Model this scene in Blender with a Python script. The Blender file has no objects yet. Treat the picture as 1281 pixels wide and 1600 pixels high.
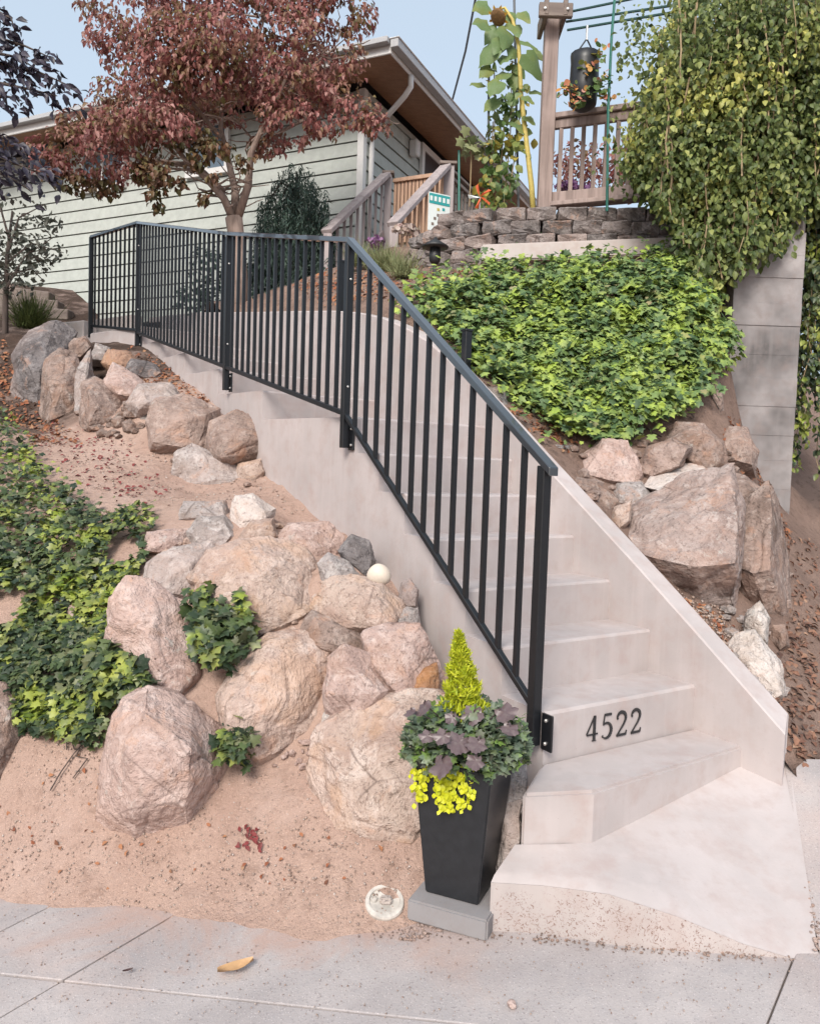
import bpy, bmesh, math, random
import numpy as np
from mathutils import Vector, Matrix, noise as mnoise

random.seed(7); RNG = np.random.default_rng(11)
sc = bpy.context.scene
COL = sc.collection

# ------------------------------------------------------------------ camera
F, PIT, ROLL, H = 1218.0, .0567, .0333, 1.562       # focal length in px of a 1281x1600 frame
cd = bpy.data.cameras.new("camera"); cam = bpy.data.objects.new("camera", cd); COL.objects.link(cam)
cd.sensor_fit = 'VERTICAL'; cd.sensor_height = 36.0; cd.lens = 36.0 * F / 1600.0
cd.clip_start = .05; cd.clip_end = 2000
cam.matrix_world = Matrix.Translation((0, 0, H)) @ Matrix.Rotation(math.pi/2 - PIT, 4, 'X') @ Matrix.Rotation(ROLL, 4, 'Z')
sc.camera = cam

# ------------------------------------------------------------------ sky, sun, exposure
SUN_EL, SUN_AZ = math.radians(39), math.radians(196)     # azimuth clockwise from +Y
world = bpy.data.worlds.new("World"); sc.world = world; world.use_nodes = True
wn = world.node_tree; bg = wn.nodes["Background"]
sky = wn.nodes.new("ShaderNodeTexSky"); sky.sky_type = 'NISHITA'; sky.sun_disc = False
sky.sun_elevation = SUN_EL; sky.sun_rotation = SUN_AZ; sky.altitude = 100
sky.air_density = 1.0; sky.dust_density = 4.5; sky.ozone_density = 1.0
veil = wn.nodes.new("ShaderNodeMix"); veil.data_type = 'RGBA'; veil.inputs[0].default_value = .78     # thin even high haze over the whole sky
veil.inputs[7].default_value = (1.92, 2.24, 2.52, 1)
wn.links.new(sky.outputs[0], veil.inputs[6]); wn.links.new(veil.outputs[2], bg.inputs[0]); bg.inputs[1].default_value = .15
ld = bpy.data.lights.new("sun", 'SUN'); ld.energy = 1.6; ld.angle = math.radians(22); ld.color = (1, .95, .88)
sun = bpy.data.objects.new("sun", ld); COL.objects.link(sun)
sdir = Vector((math.sin(SUN_AZ)*math.cos(SUN_EL), math.cos(SUN_AZ)*math.cos(SUN_EL), math.sin(SUN_EL)))
sun.rotation_euler = (-sdir).to_track_quat('-Z', 'Y').to_euler()
sc.view_settings.view_transform = 'Standard'; sc.view_settings.look = 'None'
sc.view_settings.gamma = 1; sc.view_settings.use_curve_mapping = False
sc.view_settings.exposure = 1.17
sc.render.engine = 'CYCLES'
sc.cycles.max_bounces = 5; sc.cycles.diffuse_bounces = 2; sc.cycles.glossy_bounces = 2
sc.cycles.transmission_bounces = 4; sc.cycles.transparent_max_bounces = 4
sc.cycles.use_denoising = True; sc.cycles.use_adaptive_sampling = True; sc.cycles.adaptive_threshold = .02

# ------------------------------------------------------------------ measuring helpers
AZ = .5683; OX, OY = .519, 2.817; RISE, RUN, Z0 = .19, .2525, .679
SU = np.array([-math.sin(AZ), math.cos(AZ)]); SV = np.array([math.cos(AZ), math.sin(AZ)])
CAM = np.array([0, 0, H])
def ray(x, y):
    px, py = x-640.5, y-800; c, s = math.cos(ROLL), math.sin(ROLL)
    a = px*c+py*s; b = -px*s+py*c
    d = np.array([a/F, 1., -b/F]); cp, sp = math.cos(PIT), math.sin(PIT)
    return np.array([d[0], cp*d[1]+sp*d[2], -sp*d[1]+cp*d[2]])
def atY(x, y, Y): d = ray(x, y); return CAM+d*(Y/d[1])
def atZ(x, y, Z): d = ray(x, y); return CAM+d*((Z-H)/d[2])
def atPlane(x, y, p0, n):
    d = ray(x, y); n = np.asarray(n, float); return CAM+d*(np.dot(n, np.asarray(p0)-CAM)/np.dot(n, d))
def S(a, w, z):                                       # stair frame: along, across, up
    q = np.array([OX, OY])+SU*a+SV*w; return np.array([q[0], q[1], z])
def stair_aw(P): q = np.asarray(P)[:2]-np.array([OX, OY]); return q@SU, q@SV
def proj(P):
    x, y, z = P[0], P[1], P[2]-H
    cy = y*math.cos(PIT)-z*math.sin(PIT); cz = y*math.sin(PIT)+z*math.cos(PIT)
    px = F*x/cy; py = -F*cz/cy; c, s = math.cos(ROLL), math.sin(ROLL)
    return 640.5+px*c-py*s, 800+px*s+py*c
def nz(v): v = np.asarray(v, float); return v/(np.linalg.norm(v)+1e-12)

# ------------------------------------------------------------------ object helpers
def tag(o, label=None, cat=None, group=None, kind=None):
    if label: o["label"] = label
    if cat: o["category"] = cat
    if group: o["group"] = group
    if kind: o["kind"] = kind
    return o
def empty(name, loc, label=None, cat=None, group=None):
    o = bpy.data.objects.new(name, None); COL.objects.link(o); o.location = loc; o.empty_display_size = .1
    return tag(o, label, cat, group)
def root_loc(p):
    l = Vector((0, 0, 0))
    while p is not None: l += p.location; p = p.parent
    return l
def link(name, me, mat, parent=None, org=None):
    if mat is not None: me.materials.append(mat)
    o = bpy.data.objects.new(name, me); COL.objects.link(o)
    if parent is not None: o.parent = parent
    if org is not None: o.location = Vector(org)-root_loc(parent)
    return o
class MB:
    def __init__(s): s.v = []; s.f = []
    def add(s, v, f):
        n = len(s.v); s.v += [tuple(map(float, p)) for p in v]; s.f += [tuple(i+n for i in q) for q in f]; return s
    def box(s, c, size, X=(1, 0, 0), Y=(0, 1, 0), Z=(0, 0, 1)):
        c = np.asarray(c, float); X, Y, Z = [nz(a)*b/2 for a, b in zip((X, Y, Z), size)]
        v = [c+X*i+Y*j+Z*k for k in (-1, 1) for j in (-1, 1) for i in (-1, 1)]
        return s.add(v, [(0, 2, 3, 1), (4, 5, 7, 6), (0, 1, 5, 4), (2, 6, 7, 3), (0, 4, 6, 2), (1, 3, 7, 5)])
    def beam(s, p0, p1, w, h, up=(0, 0, 1)):            # w sideways, h along the up direction
        p0, p1 = np.asarray(p0, float), np.asarray(p1, float); d = p1-p0; L = np.linalg.norm(d)
        side = nz(np.cross(d, up)); u2 = nz(np.cross(side, d))
        return s.box((p0+p1)/2, (L, w, h), d, side, u2)
    def beamv(s, p0, p1, w, h):                         # raked bar with vertical (plumb) ends
        p0, p1 = np.asarray(p0, float), np.asarray(p1, float); d = p1-p0
        side = nz(np.cross(d, (0, 0, 1)))*w/2; u = np.array([0, 0, h/2])
        v = [p+side*j+u*k for p in (p0, p1) for j in (-1, 1) for k in (-1, 1)]
        return s.add(v, [(0, 2, 3, 1), (4, 5, 7, 6), (0, 1, 5, 4), (2, 6, 7, 3), (0, 4, 6, 2), (1, 3, 7, 5)])
    def prism(s, poly, off):                             # closed 3D polygon swept by off
        n = len(poly); off = np.asarray(off, float); v = [np.asarray(p, float) for p in poly]; v += [p+off for p in v]
        f = [tuple(range(n))[::-1], tuple(range(n, 2*n))]+[(i, (i+1) % n, n+(i+1) % n, n+i) for i in range(n)]
        return s.add(v, f)
    def tube(s, pts, r, n=8, cap=True):
        pts = [np.asarray(p, float) for p in pts]; m = len(pts)
        rr = r if hasattr(r, '__len__') else [r]*m
        v = []; ref = np.array([.31, .17, .93])
        for i, p in enumerate(pts):
            t = nz(pts[min(i+1, m-1)]-pts[max(i-1, 0)])
            if abs(t@ref) > .95: ref = np.array([.9, .3, .1])
            a = nz(np.cross(t, ref)); b = np.cross(t, a)
            v += [p+rr[i]*(a*math.cos(2*math.pi*k/n)+b*math.sin(2*math.pi*k/n)) for k in range(n)]
        f = [(i*n+k, i*n+(k+1) % n, (i+1)*n+(k+1) % n, (i+1)*n+k) for i in range(m-1) for k in range(n)]
        if cap: f += [tuple(range(n))[::-1], tuple(range((m-1)*n, m*n))]
        return s.add(v, f)
    def lathe(s, c, prof, n=16, axis=(0, 0, 1)):         # prof: (radius, height)
        c = np.asarray(c, float); az = nz(axis); ax = nz(np.cross(az, (.3, 1, .2))); ay = np.cross(az, ax); v = []
        for r, h in prof: v += [c+az*h+r*(ax*math.cos(2*math.pi*k/n)+ay*math.sin(2*math.pi*k/n)) for k in range(n)]
        m = len(prof)
        f = [(i*n+k, i*n+(k+1) % n, (i+1)*n+(k+1) % n, (i+1)*n+k) for i in range(m-1) for k in range(n)]
        f += [tuple(range(n))[::-1], tuple(range((m-1)*n, m*n))]
        return s.add(v, f)
    def build(s, name, mat, parent=None, org=None, smooth=False, bevel=0, seg=1, recalc=True):
        v = np.array(s.v)
        if org is None: org = np.array([(v[:, 0].min()+v[:, 0].max())/2, (v[:, 1].min()+v[:, 1].max())/2, v[:, 2].min()])
        v = v-np.asarray(org)
        me = bpy.data.meshes.new(name); me.from_pydata(v.tolist(), [], s.f)
        bm = bmesh.new(); bm.from_mesh(me)
        if recalc: bmesh.ops.recalc_face_normals(bm, faces=bm.faces)
        if bevel:
            es = [e for e in bm.edges if len(e.link_faces) == 2 and e.calc_face_angle(0) > .5]
            bmesh.ops.bevel(bm, geom=es, offset=bevel, segments=seg, affect='EDGES', clamp_overlap=True)
        if smooth:
            for f in bm.faces: f.smooth = True
        bm.to_mesh(me); bm.free()
        return link(name, me, mat, parent, org)
def fast_mesh(name, V, Fc, mat, parent=None, org=None, smooth=False):
    V = np.asarray(V, np.float32); Fc = np.asarray(Fc, np.int32)
    if org is None: org = np.array([V[:, 0].mean(), V[:, 1].mean(), V[:, 2].min()])
    V = V-np.asarray(org, np.float32); k = Fc.shape[1]
    me = bpy.data.meshes.new(name)
    me.vertices.add(len(V)); me.vertices.foreach_set("co", V.ravel())
    me.loops.add(Fc.size); me.loops.foreach_set("vertex_index", Fc.ravel())
    me.polygons.add(len(Fc)); me.polygons.foreach_set("loop_start", np.arange(len(Fc), dtype=np.int32)*k)
    me.polygons.foreach_set("loop_total", np.full(len(Fc), k, np.int32))
    if smooth: me.polygons.foreach_set("use_smooth", np.ones(len(Fc), bool))
    me.update(); me.validate()
    return link(name, me, mat, parent, org)
def in_poly(x, y, poly):
    x = np.asarray(x, float); y = np.asarray(y, float); r = np.zeros(x.shape, bool); n = len(poly)
    for i in range(n):
        x0, y0 = poly[i]; x1, y1 = poly[(i+1) % n]
        c = ((y0 > y) != (y1 > y)); r ^= c & (x < (x1-x0)*(y-y0)/((y1-y0) if y1 != y0 else 1e-9)+x0)
    return r

# ------------------------------------------------------------------ materials
class NT:
    def __init__(s, name):
        s.m = bpy.data.materials.new(name); s.m.use_nodes = True; s.t = s.m.node_tree
        s.b = s.t.nodes["Principled BSDF"]; s.out = s.t.nodes["Material Output"]
    def n(s, typ, **kw):
        o = s.t.nodes.new(typ)
        for k, v in kw.items(): setattr(o, k, v)
        return o
    def l(s, a, b): s.t.links.new(a, b)
    def coord(s, kind='Object', scale=(1, 1, 1), rnd=False):
        tc = s.n("ShaderNodeTexCoord"); mp = s.n("ShaderNodeMapping"); mp.inputs['Scale'].default_value = scale
        s.l(tc.outputs[kind], mp.inputs['Vector'])
        if rnd:
            oi = s.n("ShaderNodeObjectInfo"); mm = s.n("ShaderNodeMath", operation='MULTIPLY'); mm.inputs[1].default_value = 57
            s.l(oi.outputs['Random'], mm.inputs[0]); s.l(mm.outputs[0], mp.inputs['Location'])
        return mp.outputs[0]
    def world(s, scale=(1, 1, 1)):
        g = s.n("ShaderNodeNewGeometry"); mp = s.n("ShaderNodeMapping"); mp.inputs['Scale'].default_value = scale
        s.l(g.outputs['Position'], mp.inputs['Vector']); return mp.outputs[0]
    def noise(s, vec, scale, detail=4, rough=.55, dist=0):
        o = s.n("ShaderNodeTexNoise"); o.inputs['Scale'].default_value = scale; o.inputs['Detail'].default_value = detail
        o.inputs['Roughness'].default_value = rough; o.inputs['Distortion'].default_value = dist
        s.l(vec, o.inputs['Vector']); return o.outputs['Fac']
    def voro(s, vec, scale, feature='F1', out='Distance'):
        o = s.n("ShaderNodeTexVoronoi", feature=feature); o.inputs['Scale'].default_value = scale
        s.l(vec, o.inputs['Vector']); return o.outputs[out]
    def ramp(s, fac, stops):
        o = s.n("ShaderNodeValToRGB"); e = o.color_ramp.elements
        while len(e) < len(stops): e.new(.5)
        for i, (p, c) in enumerate(stops):
            e[i].position = p; e[i].color = (c, c, c, 1) if not hasattr(c, '__len__') else (*c, 1)
        s.l(fac, o.inputs[0]); return o.outputs[0]
    def mix(s, a, b, fac, typ='MIX'):
        o = s.n("ShaderNodeMix", data_type='RGBA', blend_type=typ)
        for sock, v in ((o.inputs[6], a), (o.inputs[7], b), (o.inputs[0], fac)):
            if hasattr(v, 'node'): s.l(v, sock)
            elif hasattr(v, '__len__'): sock.default_value = (*v, 1)
            else: sock.default_value = v
        return o.outputs[2]
    def math(s, op, a, b=0.0):
        o = s.n("ShaderNodeMath", operation=op)
        for i, v in enumerate((a, b)):
            if hasattr(v, 'node'): s.l(v, o.inputs[i])
            else: o.inputs[i].default_value = v
        return o.outputs[0]
    def bump(s, h, strength=.4, dist=.01, prev=None):
        o = s.n("ShaderNodeBump"); o.inputs['Strength'].default_value = strength; o.inputs['Distance'].default_value = dist
        s.l(h, o.inputs['Height'])
        if prev is not None: s.l(prev, o.inputs['Normal'])
        return o.outputs[0]
    def done(s, color=None, rough=.8, normal=None, metal=0, spec=None):
        if color is not None:
            if hasattr(color, 'node'): s.l(color, s.b.inputs['Base Color'])
            else: s.b.inputs['Base Color'].default_value = (*color, 1)
        if hasattr(rough, 'node'): s.l(rough, s.b.inputs['Roughness'])
        else: s.b.inputs['Roughness'].default_value = rough
        s.b.inputs['Metallic'].default_value = metal
        if spec is not None: s.b.inputs['Specular IOR Level'].default_value = spec
        if normal is not None: s.l(normal, s.b.inputs['Normal'])
        return s.m
def sr(r, g, b):                                         # sRGB bytes to linear
    f = lambda c: c/12.92 if c <= .04045 else ((c+.055)/1.055)**2.4
    return (f(r/255), f(g/255), f(b/255))

def m_concrete(name, c, var=.12, streak=True, rough=.85, spots=None):
    t = NT(name); w = t.world()
    big = t.noise(w, 1.6, 4, .6); fine = t.noise(w, 60, 3, .7); mid = t.noise(w, 9, 5, .65)
    c0 = tuple(x*(1-var*1.6) for x in c); c1 = tuple(min(x*(1+var*.8), .9) for x in c)
    col = t.mix(c0, c1, t.ramp(big, [(.3, 0), (.7, 1)]))
    col = t.mix(col, tuple(x*.80 for x in (c[0]*1.06, c[1]*.93, c[2]*.88)), t.ramp(mid, [(.47, 0), (.75, .75)]))
    if streak:
        st = t.noise(t.world((14, 14, .8)), 1.0, 3, .6)
        col = t.mix(col, tuple(min(x*1.1, .9) for x in c), t.ramp(st, [(.5, 0), (.75, .45)]))
    col = t.mix(col, tuple(x*.62 for x in c), t.ramp(fine, [(.66, 0), (.8, .35)]))
    pits = t.ramp(t.voro(w, 42), [(.0, 1), (.09, 0)])
    pm = t.math('MULTIPLY', pits, t.ramp(t.noise(w, 5, 2), [(.42, 0), (.56, 1)]))
    col = t.mix(col, tuple(x*.42 for x in c), t.math('MULTIPLY', pm, .55))
    if spots:
        sp = t.ramp(t.noise(w, 75, 3, .8, 1.5), [(.56, 0), (.62, 1)])
        sx_ = t.n("ShaderNodeSeparateXYZ"); t.l(w, sx_.inputs[0])
        low = t.math('SUBTRACT', t.noise(w, 5.5, 5, .7), t.math('MULTIPLY', t.math('SUBTRACT', sx_.outputs[2], t.math('MULTIPLY', sx_.outputs[0], .075)), .9))
        msk = t.ramp(low, [(.25, 0), (.35, 1)])
        col = t.mix(col, spots, t.math('MULTIPLY', t.math('MULTIPLY', sp, msk), .9))
    nm = t.bump(mid, .18, .01); nm = t.bump(fine, .12, .004, nm)
    return t.done(col, rough, nm)
def m_rock(name, c1, c2, c3, stain=None, stain_amt=.5, dark=.5):
    t = NT(name); o = t.coord('Object', rnd=True)
    a = t.noise(o, 3.2, 5, .68, .9); b = t.noise(o, 11, 5, .75, .5); f = t.noise(o, 48, 3, .8)
    col = t.mix(c1, c2, t.ramp(a, [(.42, 0), (.6, 1)]))
    col = t.mix(col, c3, t.ramp(b, [(.5, 0), (.64, .85)]))
    col = t.mix(col, tuple(x*dark for x in c2), t.ramp(f, [(.52, 0), (.68, .8)]))
    veins = t.ramp(t.voro(t.coord('Object', (1, 1, 1.7), rnd=True), 2.4, 'DISTANCE_TO_EDGE'), [(0, 1), (.018, 0)])
    vm = t.math('MULTIPLY', veins, t.ramp(t.noise(o, 3.3, 3), [(.52, 0), (.62, .8)]))
    col = t.mix(col, tuple(x*.35 for x in c2), vm)
    if stain is not None:
        col = t.mix(col, stain, t.math('MULTIPLY', t.ramp(t.noise(o, 5.2, 5, .6, .8), [(.5, 0), (.64, 1)]), stain_amt))
    col = t.mix(col, t.mix(col, (.60, .45, .40), .5), t.ramp(t.noise(o, 1.3, 3, .5), [(.45, 0), (.65, .6)]))
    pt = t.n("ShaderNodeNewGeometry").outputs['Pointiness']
    col = t.mix(col, tuple(x*.42 for x in c2), t.ramp(pt, [(.40, .85), (.485, 0)]))  # shade in the hollows painted into the stone colour
    col = t.mix(col, (.46, .27, .19), t.math('MULTIPLY', t.ramp(t.noise(o, 8, 4, .7, .5), [(.58, 0), (.68, 1)]), .45))
    lich = t.math('MULTIPLY', t.ramp(t.noise(o, 17, 4, .7), [(.6, 0), (.7, 1)]), t.ramp(t.noise(o, 3, 2), [(.5, 0), (.6, .6)]))
    col = t.mix(col, (.46, .44, .41), lich)
    nm = t.bump(a, .7, .06); nm = t.bump(b, .8, .03, nm); nm = t.bump(f, .6, .01, nm); nm = t.bump(vm, -.5, .01, nm)
    return t.done(col, .9, nm, spec=.25)
def m_leaf(name, cols, patch=None, scale=3.0, rough=.5, trans=.25, spec=.4, edge=(.47, .6)):
    """cols: ramp over a random number for each leaf; patch: second ramp used where a soft noise is high"""
    t = NT(name); g = t.n("ShaderNodeNewGeometry"); rnd = g.outputs['Random Per Island']
    k = len(cols); col = t.ramp(rnd, [(i/(k-1), c) for i, c in enumerate(cols)])
    if patch:
        k = len(patch); c2 = t.ramp(rnd, [(i/(k-1), c) for i, c in enumerate(patch)])
        nf = t.noise(t.world(), scale, 3, .6)
        m = t.math('ADD', nf, t.math('MULTIPLY', t.math('SUBTRACT', rnd, .5), .22))
        col = t.mix(col, c2, t.ramp(m, [(edge[0], 0), (edge[1], 1)]))
    col = t.mix(col, t.mix(col, (.5, .5, .42), .25), t.ramp(t.noise(t.world(), 60, 2), [(.5, 0), (.8, .5)]))
    t.done(col, rough, spec=spec)
    if trans:
        tr = t.n("ShaderNodeBsdfTranslucent"); t.l(col, tr.inputs[0]); mx = t.n("ShaderNodeMixShader"); mx.inputs[0].default_value = trans
        t.l(t.b.outputs[0], mx.inputs[1]); t.l(tr.outputs[0], mx.inputs[2]); t.l(mx.outputs[0], t.out.inputs[0])
    return t.m
def m_wood(name, c, dark, along=(1, 1, .08), scale=14, rough=.75):
    t = NT(name); o = t.coord('Object', along, rnd=True)
    a = t.noise(o, scale, 5, .6, .8); b = t.noise(t.coord('Object', rnd=True), 3, 3)
    col = t.mix(c, dark, t.ramp(a, [(.4, 0), (.72, 1)])); col = t.mix(col, tuple(x*1.25 for x in c), t.ramp(b, [(.5, 0), (.75, .5)]))
    return t.done(col, rough, t.bump(a, .35, .004))
def m_plain(name, c, rough=.6, var=.15, metal=0, spec=None, sc_=20, bmp=.1):
    t = NT(name); a = t.noise(t.coord('Object', rnd=True), sc_, 4, .6)
    col = t.mix(tuple(x*(1-var) for x in c), tuple(min(1, x*(1+var)) for x in c), t.ramp(a, [(.3, 0), (.7, 1)]))
    return t.done(col, rough, t.bump(a, bmp, .003) if bmp else None, metal, spec)

M = {}
M['concrete'] = m_concrete('stair concrete', (.465, .412, .404))
M['concrete_front'] = m_concrete('slab edge concrete', (.45, .395, .38), spots=(.17, .085, .06))
M['pier'] = m_concrete('weathered board concrete', (.265, .245, .245), .55)
M['ledge'] = m_concrete('ledge concrete', (.50, .45, .43))
M['paver'] = m_concrete('paver concrete', (.27, .255, .26), .1, False)
def soil_mat(name, c1, c2, c3, dark=False):
    t = NT(name); w = t.world(); a = t.noise(w, 2.2, 5, .6); b = t.noise(w, 14, 6, .7); f = t.noise(w, 90, 4, .7)
    col = t.mix(c1, c2, t.ramp(a, [(.35, 0), (.65, 1)])); col = t.mix(col, c3, t.ramp(b, [(.52, 0), (.75, .8)]))
    peb = t.voro(w, 70); col = t.mix(col, tuple(min(1, x*1.45) for x in c1), t.ramp(peb, [(.1, .5), (.22, 0)]))
    col = t.mix(col, tuple(x*.4 for x in c2), t.ramp(f, [(.6, 0), (.74, .6)]))
    if dark:                                              # back-left shadows painted into the soil as a dark mulch tone
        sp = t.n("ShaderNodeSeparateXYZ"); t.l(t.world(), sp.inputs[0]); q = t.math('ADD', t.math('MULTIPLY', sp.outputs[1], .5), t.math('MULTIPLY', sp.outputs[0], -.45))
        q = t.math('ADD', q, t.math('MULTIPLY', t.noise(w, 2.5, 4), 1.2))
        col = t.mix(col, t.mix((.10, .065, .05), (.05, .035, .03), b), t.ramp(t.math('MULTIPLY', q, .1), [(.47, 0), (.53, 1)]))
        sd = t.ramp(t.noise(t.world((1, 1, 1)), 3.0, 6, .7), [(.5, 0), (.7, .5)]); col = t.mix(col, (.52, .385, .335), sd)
    nm = t.bump(b, .8, .035); nm = t.bump(f, .7, .01, nm)
    return t.done(col, .95, nm, spec=.15)
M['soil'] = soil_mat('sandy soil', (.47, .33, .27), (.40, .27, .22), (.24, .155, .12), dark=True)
M['mulch'] = soil_mat('dark leafy soil', (.27, .185, .15), (.20, .135, .11), (.10, .065, .05))
def walk_mat():
    t = NT('sidewalk concrete'); w = t.world(); a = t.noise(w, 1.7, 5, .6, .4); b = t.noise(w, 12, 5, .65); f = t.noise(w, 130, 3, .7)
    col = t.mix((.30, .27, .27), (.465, .42, .41), t.ramp(a, [(.3, 0), (.68, 1)]))
    col = t.mix(col, (.46, .36, .33), t.ramp(t.noise(w, 1.1, 4, .65, .5), [(.52, 0), (.66, .55)]))
    col = t.mix(col, (.35, .325, .33), t.ramp(b, [(.5, 0), (.72, .55)]))
    col = t.mix(col, (.12, .10, .10), t.ramp(f, [(.58, 0), (.70, .55)]))
    col = t.mix(col, (.62, .56, .56), t.ramp(t.voro(w, 95), [(.08, .7), (.2, 0)]))
    col = t.mix(col, (.14, .11, .11), t.math('MULTIPLY', t.ramp(t.voro(t.world((1.1, .9, 1)), 48), [(.07, .8), (.13, 0)]), t.ramp(t.noise(w, 6, 3), [(.45, 0), (.6, 1)])))
    sp = t.n("ShaderNodeSeparateXYZ"); t.l(t.world(), sp.inputs[0])
    tt_ = t.math('ADD', t.math('MULTIPLY', sp.outputs[0], .215), sp.outputs[1])          # distance back from the kerb
    tt_ = t.math('ADD', t.math('SUBTRACT', tt_, 2.22), t.math('MULTIPLY', t.math('SUBTRACT', t.noise(w, 2.6, 6, .72, .8), .5), 1.25))
    lft = t.ramp(t.math('MULTIPLY', t.math('ADD', sp.outputs[0], 3), .2), [(.6, 1), (.68, 0)])
    col = t.mix(col, t.mix((.45, .32, .275), (.38, .26, .22), b), t.math('MULTIPLY', t.ramp(tt_, [(-.0, 0), (.26, .85)]), lft))
    nm = t.bump(b, .2, .01); nm = t.bump(f, .5, .004, nm)
    return t.done(col, .9, nm, spec=.25)
M['walk'] = walk_mat()
M['joint'] = m_plain('joint filler', (.17, .135, .115), .95, .4)
PK = (.46, .34, .305); TN = (.435, .335, .285); GY = (.34, .30, .29)
M['rock_pink'] = m_rock('pink tan stone', PK, (.34, .235, .205), (.56, .45, .415), (.36, .20, .12), .25)
M['rock_tan'] = m_rock('tan stone', TN, (.32, .225, .185), (.55, .45, .40), (.42, .23, .11), .4)
M['rock_warm'] = m_rock('warm grey stone', (.37, .295, .27), (.25, .185, .165), (.47, .40, .375), (.42, .26, .2), .35)
M['rock_grey'] = m_rock('grey stone', GY, (.26, .225, .21), (.50, .455, .44), (.30, .21, .17), .3)
M['rock_brown'] = m_rock('brown stone', (.29, .215, .185), (.17, .12, .10), (.39, .315, .28), (.30, .15, .08), .3)  # brown stone, darkened to carry tree shade over the upper rockery
M['rock_dark'] = m_rock('dark pitted stone', (.19, .17, .17), (.11, .095, .095), (.29, .265, .265), None)
M['rock_rust'] = m_rock('rusty stone', (.36, .20, .12), (.26, .13, .07), (.42, .29, .20), (.40, .19, .07), .6)
M['rock_pale'] = m_rock('pale stone', (.58, .52, .485), (.44, .39, .36), (.68, .63, .6), (.45, .30, .2), .2)
M['egg'] = m_plain('white stone', (.60, .52, .44), .6, .08)
M['block'] = m_rock('split face block', (.20, .175, .17), (.12, .105, .10), (.30, .27, .26), None)
M['graniteblock'] = m_rock('grey granite block', (.36, .34, .34), (.28, .26, .26), (.5, .48, .48), None)
def metal_mat():
    t = NT('black painted steel'); a = t.noise(t.world(), 40, 3, .6)
    return t.done(t.mix((.006, .007, .009), (.012, .013, .016), a), .36, t.bump(a, .04, .001), 0, .42)
M['steel'] = metal_mat()
M['steel_cap'] = NT('satin black rail cap with sky tint').done((.012, .016, .022), .28, None, 0, 1.0); M['steel_cap'].node_tree.nodes['Principled BSDF'].inputs['Coat Weight'].default_value = 1.0  # the sky's blue reflection is tinted into the base colour
M['bolt'] = m_plain('zinc bolt', (.62, .6, .58), .35, .1, .8)
M['black_pot'] = m_plain('black planter', (.016, .017, .020), .42, .2, 0, .5, 30, .08)
M['potsoil'] = m_plain('potting soil', (.05, .035, .025), .95, .4)
M['siding'] = m_plain('pale green siding', (.415, .44, .41), .7, .10, sc_=9, bmp=.05)
M['siding_trim'] = m_plain('white trim', (.66, .65, .64), .6, .04)
M['gutter'] = m_plain('grey gutter', (.40, .40, .41), .45, .06)
M['shingle'] = m_plain('roof shingles', (.15, .14, .14), .9, .3)
M['soffit'] = m_wood('cedar soffit', (.34, .18, .10), (.22, .105, .055), (.25, 6, 6), 5, .55)
M['soffit_gap'] = m_plain('dark gap', (.03, .02, .015), .9)
M['glass'] = NT('window glass').done((.10, .14, .18), .06, None, 0, 1.0)
M['door_dark'] = m_plain('dark door', (.05, .035, .035), .4, .2)
M['deckwood'] = m_wood('weathered grey wood', (.38, .33, .33), (.24, .20, .20))
M['decktan'] = m_wood('new fir balusters', (.52, .34, .24), (.40, .25, .17))
M['fencewood'] = m_wood('weathered cedar', (.34, .26, .235), (.17, .125, .11))
M['timber'] = m_wood('old timber', (.22, .175, .15), (.12, .09, .08), (.1, 1, 1))
M['bark'] = m_wood('grey bark', (.30, .225, .19), (.16, .11, .09), (1, 1, .25), 22, .9)
M['bark_dark'] = m_wood('dark bark', (.10, .075, .065), (.05, .04, .035), (1, 1, .25), 22, .9)
M['vine_stem'] = m_wood('vine stem', (.33, .25, .15), (.2, .14, .08), (1, 1, .25), 20, .9)
M['greenstake'] = m_plain('green coated stake', (.02, .14, .11), .4, .1)
M['greenwire'] = m_plain('dark green wire', (.015, .06, .055), .5, .1)
M['cable'] = m_plain('grey cable', (.10, .11, .12), .6, .1)
M['ivy'] = m_leaf('ivy leaves', [(.045, .085, .04), (.085, .15, .06), (.14, .225, .075), (.24, .33, .12), (.06, .115, .05), (.11, .18, .07), (.34, .28, .15)],
                  [(.25, .37, .045), (.38, .50, .08), (.50, .58, .13), (.17, .27, .07), (.43, .53, .10), (.30, .42, .07)], 5.5, .5, .22, .35, (.45, .64))
M['ivy_left'] = m_leaf('deep green ivy leaves', [(.018, .034, .018), (.037, .061, .029), (.061, .094, .037), (.098, .135, .049), (.156, .164, .082), (.025, .045, .025)],  # deeper leaf greens for the left bank's ivy and the vine curtain
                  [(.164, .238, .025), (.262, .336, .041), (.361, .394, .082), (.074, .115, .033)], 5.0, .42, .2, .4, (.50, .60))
M['vine'] = m_leaf('vine leaves', [(.039, .065, .019), (.085, .124, .034), (.156, .202, .055), (.273, .312, .098), (.058, .091, .026), (.117, .156, .039)],
                   [(.442, .429, .078), (.624, .559, .117), (.260, .299, .065), (.700, .650, .182), (.156, .195, .046), (.078, .111, .029)], 1.7, .5, .3, .4, (.50, .68))
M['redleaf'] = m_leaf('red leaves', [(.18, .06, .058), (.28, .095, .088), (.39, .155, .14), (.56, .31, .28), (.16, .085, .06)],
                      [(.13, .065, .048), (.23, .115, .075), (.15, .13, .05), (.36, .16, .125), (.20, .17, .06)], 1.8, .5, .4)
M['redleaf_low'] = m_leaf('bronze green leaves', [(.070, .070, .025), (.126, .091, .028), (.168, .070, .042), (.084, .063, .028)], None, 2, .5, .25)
M['purpleleaf'] = m_leaf('dark purple leaves', [(.012, .010, .022), (.022, .018, .035), (.035, .028, .05), (.05, .04, .06)], None, 2, .45, .1)
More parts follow.
